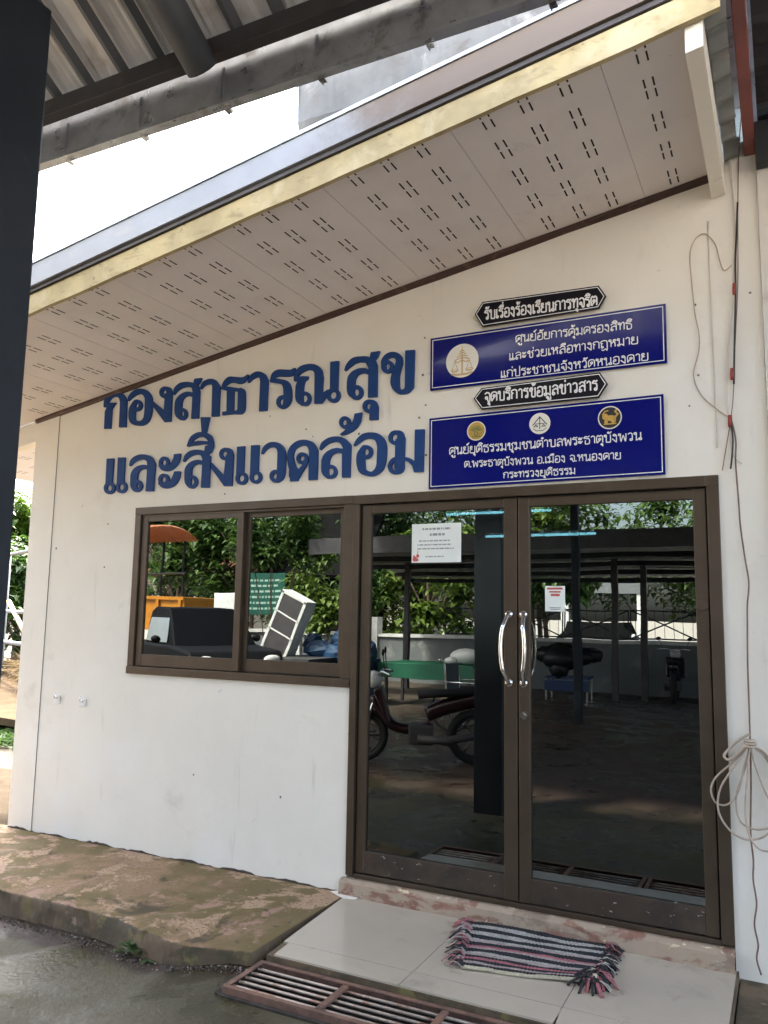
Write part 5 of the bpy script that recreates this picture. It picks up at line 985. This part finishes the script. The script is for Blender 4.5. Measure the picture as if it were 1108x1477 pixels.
# orange truck with a corrugated canopy
t = thing('canopy_truck', (-12.2, -12.0, -.2), 'orange farm truck bed with steel cage and curved orange corrugated canopy', 'truck')
OR = mat('orange_paint', (.52,.20,.015), .4, var=.12); ORR = mat('orange_corrugated', (.50,.19,.08), .5, var=.12)
q = MB(); q.box(-14.6,-10.6,-13.0,-10.9,.95,1.75); 
q.build('truck_bed', OR, t, bevel=.02)
q = MB(); q.box(-14.6,-10.6,-10.895,-10.85,.95,1.02); q.box(-14.6,-10.6,-10.895,-10.85,1.68,1.76)
for i in range(7): q.box(-14.6+.64*i,-14.52+.64*i,-10.895,-10.85,1.02,1.68)
q.build('bed_ribs', OR, t)
q = MB()
for i in range(60):
    for j in range(10):
        X = lambda k: -16.6+4.5*k/60; Zc = lambda k: .04*(k % 2); A = lambda jj: -1.1+2.2*jj/10
        P_ = lambda k, jj: (X(k), -12.0+1.35*math.sin(A(jj)), 3.05+.55*math.cos(A(jj))+Zc(k))
        q.add([P_(i,j),P_(i+1,j),P_(i+1,j+1),P_(i,j+1)], [(0,1,2,3)])
q.build('canopy', ORR, t)
q = MB()
for x in (-16.2,-14.4,-13.1,-12.4):
    for y in (-12.9,-11.0): q.tube([(x,y,1.7),(x,y,3.3)], .03, 6)
q.tube([(-14.4,-11,2.3),(-10.7,-11,2.3)], .025, 6); q.tube([(-14.4,-11,1.75),(-13.1,-11,3.0)], .025, 6); q.tube([(-13.1,-11,1.75),(-14.4,-11,3.0)], .025, 6)
q.build('cage', BLK, t)
for x in (-14.0, -11.4):
    w_ = MB(); w_.torus((x,-11.0,.22), .30, .13, 'y', 20, 8); w_.build('wheel', CART, t, smooth=True)
q = MB(); q.prism([(-16.3,.3),(-16.3,1.2),(-15.7,1.9),(-14.7,1.9),(-14.7,.3)], 'y', -12.9, -11.0); q.build('cab', OR, t, bevel=.05)
# leaning white cabinet, sign board, bundles, white box
t = thing('metal_cabinet', (-6.2, -8.7, -.2), 'white metal frame cabinet tipped over and leaning in the yard', 'cabinet')
k_ = MB(); k_.box(-.30,-.24,-.3,.02,0,1.2); k_.box(.24,.30,-.3,.02,0,1.2); k_.box(-.3,.3,-.3,.02,1.16,1.22); k_.box(-.3,.3,-.3,.02,0,.05)
def tilt(mb, a, base):
    c, s = math.cos(a), math.sin(a); mb.v = [(base[0]+x*c+z*s, base[1]+y, base[2]-x*s+z*c) for x, y, z in mb.v]; return mb
k_.box(-.3,.3,-.3,.02,.42,.45); k_.box(-.3,.3,-.3,.02,.80,.83); tilt(k_, .42, (-6.5,-8.6,.62)).build('cabinet_body', M['plastic'], t, bevel=.006)
k_ = MB(); k_.box(-.24,.24,-.01,.01,.05,1.16); tilt(k_, .42, (-6.5,-8.6,.62)).build('cabinet_back', M['steel_dark'], t)
k_ = MB(); k_.tube([(-.18,-.32,.2),(.18,-.32,1.0)], .012, 6); k_.tube([(.18,-.32,.2),(.18,-.32,1.0)], .012, 6); tilt(k_, .42, (-6.5,-8.6,.62)).build('cabinet_bars', M['chrome'], t)
q = MB(); q.box(-7.1,-5.3,-9.2,-8.0,-.2,.60); q.build('crate_stack', mat('grey_crates', (.05,.05,.052), .7, var=.3), None, org=(-6.2,-8.6,-.2), label='dark grey stack of crates under the leaning white cabinet', cat='crates')
t = thing('notice_board', (-10.2, -14.6, -.2), 'green notice board on posts with pale rows of writing beyond the low wall', 'sign')
q = MB(); q.box(-12.1,-10.5,-15.05,-15.0,1.35,2.55); q.build('board', mat('board_green', (.012,.085,.060), .4), t)
q = MB()
for r in range(6):
    x = -11.95
    while x < -10.8: L_ = random.uniform(.06,.22); q.add([(x,-14.995,1.5+.16*r),(x+L_,-14.995,1.5+.16*r),(x+L_,-14.995,1.56+.16*r),(x,-14.995,1.56+.16*r)], [(0,1,2,3)]); x += L_+.05
q.build('board_lines', mat('pale_green_paint', (.30,.45,.38), .6), t)
q = MB(); q.box(-12.0,-11.9,-15.1,-15.05,-.2,2.5); q.box(-10.7,-10.6,-15.1,-15.05,-.2,2.5); q.build('board_post', M['steel_dark'], t)
t = thing('display_board', (-9.1, -10.6, -.2), 'white upright display board standing beside the orange truck', 'board')
q = MB(); q.box(-9.5,-8.8,-10.75,-10.65,-.2,1.85); q.build('board_face', M['plastic'], t, bevel=.01)
q = MB(); q.box(-9.55,-8.75,-10.85,-10.55,-.2,.05); q.build('board_foot', M['steel_dark'], t)
q = MB(); random.seed(21)
for i in range(14): q.ball((-5.4+random.gauss(0,.45), -9.2+random.gauss(0,.2), .62+random.uniform(0,.30)), (random.uniform(.15,.32), .2, random.uniform(.12,.24)), 10, 7)
q.box(-6.2,-4.6,-9.5,-8.9,-.2,.60)
q.v = [(x+.05*(hsh(x,y,z)-.5), y+.05*(hsh(y,z,x)-.5), z+.06*(hsh(z,x,y)-.5)) for x, y, z in q.v]
q.build('tarp_bundle', mat('blue_tarp', (.008,.040,.10), .5, var=.3, vscale=5), None, org=(-5.4,-9.2,-.2), smooth=False, label='crumpled blue tarpaulin bundle heaped in the yard', cat='tarpaulin')
t = thing('dark_roofed_shed', (-11, -17.5, -.2), 'dark tile roofed shed behind the green notice board', 'shed')
q = MB(); q.prism([(-16.9,2.55),(-18.6,5.2),(-18.7,5.2),(-17.0,2.45)], 'x', -12.6, -9.0); q.build('roof', MBK, t)
q = MB(); q.box(-12.4,-9.2,-19,-17.4,-.2,2.7); q.build('wall', MBK, t)
# motorcycles
def motorbike(x, y, rz, col, label):
    t = thing('motorcycle', (x, y, -.2), label, 'motorcycle', 'motorcycles in the yard', rz); o = ORG[t.name]
    def bd(mb, nm, mm, par=t, sm=True, bv=0):
        mb.v = [(v[0]+o.x, v[1]+o.y, v[2]+o.z) for v in mb.v]; return mb.build(nm, mm, par, smooth=sm, bevel=bv)
    for wx in (-.62, .62):
        q = MB(); q.torus((wx,0,.29), .25, .045, 'y', 28, 8); w_ = bd(q, 'wheel', CART)
        q = MB(); q.torus((wx,0,.29), .20, .014, 'y', 24, 6)
        for k in range(6): a = math.pi*k/3; q.tube([(wx,0,.29),(wx+.2*math.cos(a),0,.29+.2*math.sin(a))], .010, 6)
        bd(q, 'rim', M['steel_dark'], w_)
    q = MB(); q.tube(smooth_path([(-.52,0,.72),(-.30,0,.42),(-.05,0,.36),(.15,0,.40)], 5), [.10]*16, 10, 0, True, .06); q.tube(smooth_path([(.1,0,.52),(.35,0,.62),(.72,0,.72)], 5), .10, 10, 0, True, .09)
    q.tube(smooth_path([(-.80,0,.55),(-.62,0,.59),(-.42,0,.50)], 5), .07, 8, 0, True, .02); bd(q, 'body', col)
    q = MB(); q.prism([(-.50,.80),(-.36,.44),(-.30,.44),(-.40,.84)], 'y', -.20, .20); bd(q, 'leg_shield', col, t, False, .02)
    q = MB(); q.tube([(.0,0,.74),(.25,0,.76),(.62,0,.80)], [.09,.13,.10], 10, 0, True, .05); bd(q, 'seat', CART)
    q = MB(); q.tube([(-.62,.07,.29),(-.44,.06,.82)], .02, 8); q.tube([(-.62,-.07,.29),(-.44,-.06,.82)], .02, 8); bd(q, 'fork', M['chrome'])
    q = MB(); q.tube(smooth_path([(-.30,-.34,.98),(-.40,-.18,1.0),(-.44,0,.95),(-.40,.18,1.0),(-.30,.34,.98)], 4), .014, 8); bd(q, 'handlebar', M['chrome'])
    q = MB(); q.ball((-.50,0,.90), (.09,.12,.10)); bd(q, 'headlight', M['plastic'])
    q = MB(); q.tube([(.0,.14,.28),(.30,.15,.26),(.80,.16,.36)], .045, 10); bd(q, 'exhaust', M['steel_dark'])
    q = MB(); q.box(-.10,.18,-.12,.12,.20,.42); bd(q, 'engine', M['steel_dark'], t, False, .02)
    for sy in (-1, 1):
        q = MB(); q.tube([(-.36,sy*.24,.99),(-.38,sy*.30,1.18)], .006, 6); q.ball((-.38,sy*.32,1.21), (.015,.055,.04)); bd(q, 'mirror', CART)
    return t
motorbike(-1.50, -4.25, -.42, mat('maroon_paint', (.022,.004,.007), .35, coat=.2), 'maroon step-through motorcycle parked under the shelter near the office')
motorbike(.15, -13.2, 1.5, mat('black_paint', (.008,.008,.010), .3, coat=.4), 'black motorcycle parked nose to the back wall')
# wheelchair
t = thing('wheelchair', (-2.05, -6.9, -.2), 'folding wheelchair with a pale grey seat behind the maroon motorcycle', 'wheelchair')
for sy in (-.28, .28):
    q = MB(); q.torus((-2.05,-6.9+sy,.10), .29, .018, 'y', 28, 6); w_ = q.build('wheel', CART, t, smooth=True)
    q = MB()
    for k in range(8): a = math.pi*k/4; q.tube([(-2.05,-6.9+sy,.10),(-2.05+.28*math.cos(a),-6.9+sy,.10+.28*math.sin(a))], .004, 5)
    q.build('spokes', M['chrome'], w_)
    q = MB(); q.tube(smooth_path([(-2.25,-6.9+sy*.9,.80),(-2.15,-6.9+sy*.9,.72),(-2.12,-6.9+sy*.9,.0)], 4), .013, 8); q.tube([(-2.15,-6.9+sy*.9,.50),(-1.65,-6.9+sy*.9,.50),(-1.60,-6.9+sy*.9,-.1)], .013, 8); q.build('side_frame', M['chrome'], t, smooth=True)
q = MB(); q.box(-2.12,-1.68,-7.13,-6.67,.28,.31); q.build('seat', mat('grey_canvas', (.36,.37,.36), .8), t, bevel=.01)
q = MB(); q.box(-2.15,-2.12,-7.13,-6.67,.36,.74); q.build('backrest', M['inner_dark'], t, bevel=.01)
# bench with bundle
t = thing('bench', (-1.75, -12.2, -.2), 'blue bench with a steel frame standing before the back wall', 'bench')
BL = mat('bench_blue', (.008,.035,.12), .4)
q = MB(); q.box(-2.15,-1.3,-12.4,-11.95,.22,.27); q.build('seat', BL, t, bevel=.01)
q = MB(); q.box(-2.15,-1.3,-11.95,-11.90,-.02,.20); q.build('front_panel', BL, t, bevel=.01)
for x in (-2.12,-1.33):
    for y in (-12.36,-11.93): q = MB(); q.tube([(x,y,-.2),(x,y,.22)], .02, 8); q.build('leg', M['chrome'], t)
q = MB(); random.seed(4)
for i in range(10): q.ball((-1.75+random.gauss(0,.22), -12.2+random.gauss(0,.1), .40+random.uniform(0,.35)), (random.uniform(.18,.34), .2, random.uniform(.13,.22)), 10, 7)
q.v = [(x+.04*(hsh(x,y,z)-.5), y+.04*(hsh(y,z,x)-.5), z+.05*(hsh(z,x,y)-.5)) for x, y, z in q.v]
q.build('sack_heap', mat('black_sack', (.010,.010,.011), .5, var=.4), None, org=(-1.75,-12.2,.27), smooth=True, label='heap of black sacks piled on the blue bench', cat='sacks')
t = thing('table', (-3.6, -9.6, -.2), 'table covered with a green sheet inside the yard', 'table')
q = MB(); q.box(-4.5,-2.7,-10.1,-9.2,.52,.56); q.box(-4.52,-2.68,-9.19,-9.18,.30,.56); q.build('green_cover', mat('green_sheet', (.012,.12,.065), .5), t, bevel=.006)
for x in (-4.4,-2.8):
    for y in (-10.0,-9.3): q = MB(); q.box(x-.025,x+.025,y-.025,y+.025,-.2,.519); q.build('leg', M['steel_dark'], t)
q = MB(); q.ball((-2.95,-9.6,.70), (.30,.2,.14)); q.ball((-3.2,-9.55,.62), (.14,.12,.07)); q.build('white_bag', M['plastic'], None, org=(-3,-9.6,.56), smooth=True, label='white plastic bag lying on the green covered table', cat='bag')
# trees and shrubs beyond the yard wall
random.seed(31)
spec = [(-17,-18,6.5,(2.6,2.2,2.4),0),(-13.5,-17.5,6.0,(2.2,2.0,2.4),0),(-20,-21,7,(3,2.4,2.8),2),(-10.6,-20,7.4,(2.8,2.2,2.8),2),(-7.4,-18.2,5.0,(1.9,1.7,2.0),1),(-6.2,-25,7.2,(3,2.4,2.7),1),(-2.5,-26,7.6,(3.2,2.4,2.8),0),(-10,-27,8,(3.4,2.6,3.0),0),(1.5,-24,8.0,(3,2.4,2.6),0),(-14.5,-25,8.5,(3.4,2.6,3.4),2),(5.5,-34,6.0,(3.2,2.6,2.4),1),(-3.4,-16.5,3.9,(1.5,1.0,1.3),0),(10,-36,7,(4,3,2.6),0),(-23,-26,9,(4,3,3.6),0)]
nm = ['mid green tree','bright green tree','deep green tree']
where = ['left end of the row, beside the orange truck','just right of the orange truck','far left corner','behind the green notice board','right of the notice board','behind the long shed, left','behind the long shed, middle','behind the long shed, far left','behind the middle of the back wall','tall one behind the truck canopy','in the open gap above the curved carport','small one close behind the back wall','far right beyond the carport','tallest, in the far left corner']
for i, (x, y, h, r, k) in enumerate(spec):
    tree('leafy_tree', x, y, h, (r[0], r[1], r[2]*1.2), 4600, .30, LM[k], nm[k] + ' mirrored in the glass, ' + where[i], 40+i)
def shrub(x, y, h, r, m, label, seed):
    t = thing('shrub', (x, y, -.2), label, 'shrub', 'shrubs along the yard wall')
    q = MB(); crown_mesh(q, (x,y,-.2+h-r[2]), r, 2600, .17, seed, 14); q.build('foliage', m, t)
    q = MB()
    for k in range(5): q.tube([(x,y,-.25),(x+r[0]*.5*math.cos(k*1.3),y+r[1]*.5*math.sin(k*1.3),-.2+h*.6)], .011, 6)
    q.build('stems', BARK, t)
shrub(-8.15, -13.1, 3.5, (.95,.7,1.45), LM[1], 'bright green shrub rising beside the low wall, mirrored in the window', 71)
shrub(-7.35, -9.9, 4.3, (1.0,.8,1.0), LM[0], 'broad leaved bush above the black pickup, mirrored in the window', 72)
shrub(-8.2, -15.4, 3.2, (1.0,.7,1.0), LM[0], 'green shrub just beyond the low wall', 73)
t = thing('red_roofed_house', (-17, -24, -.2), 'house with a faded red roof beyond the trees on the left', 'house')
q = MB(); q.box(-24,-11,-28,-24,-.2,3.0); q.build('wall', M['plaster2'], t)
q = MB(); q.prism([(-28.6,2.9),(-26,4.4),(-23.4,2.9),(-23.4,2.8),(-28.6,2.8)], 'x', -24.6, -10.4); q.build('roof', mat('faded_red_roof', (.36,.11,.10), .7, var=.15), t)
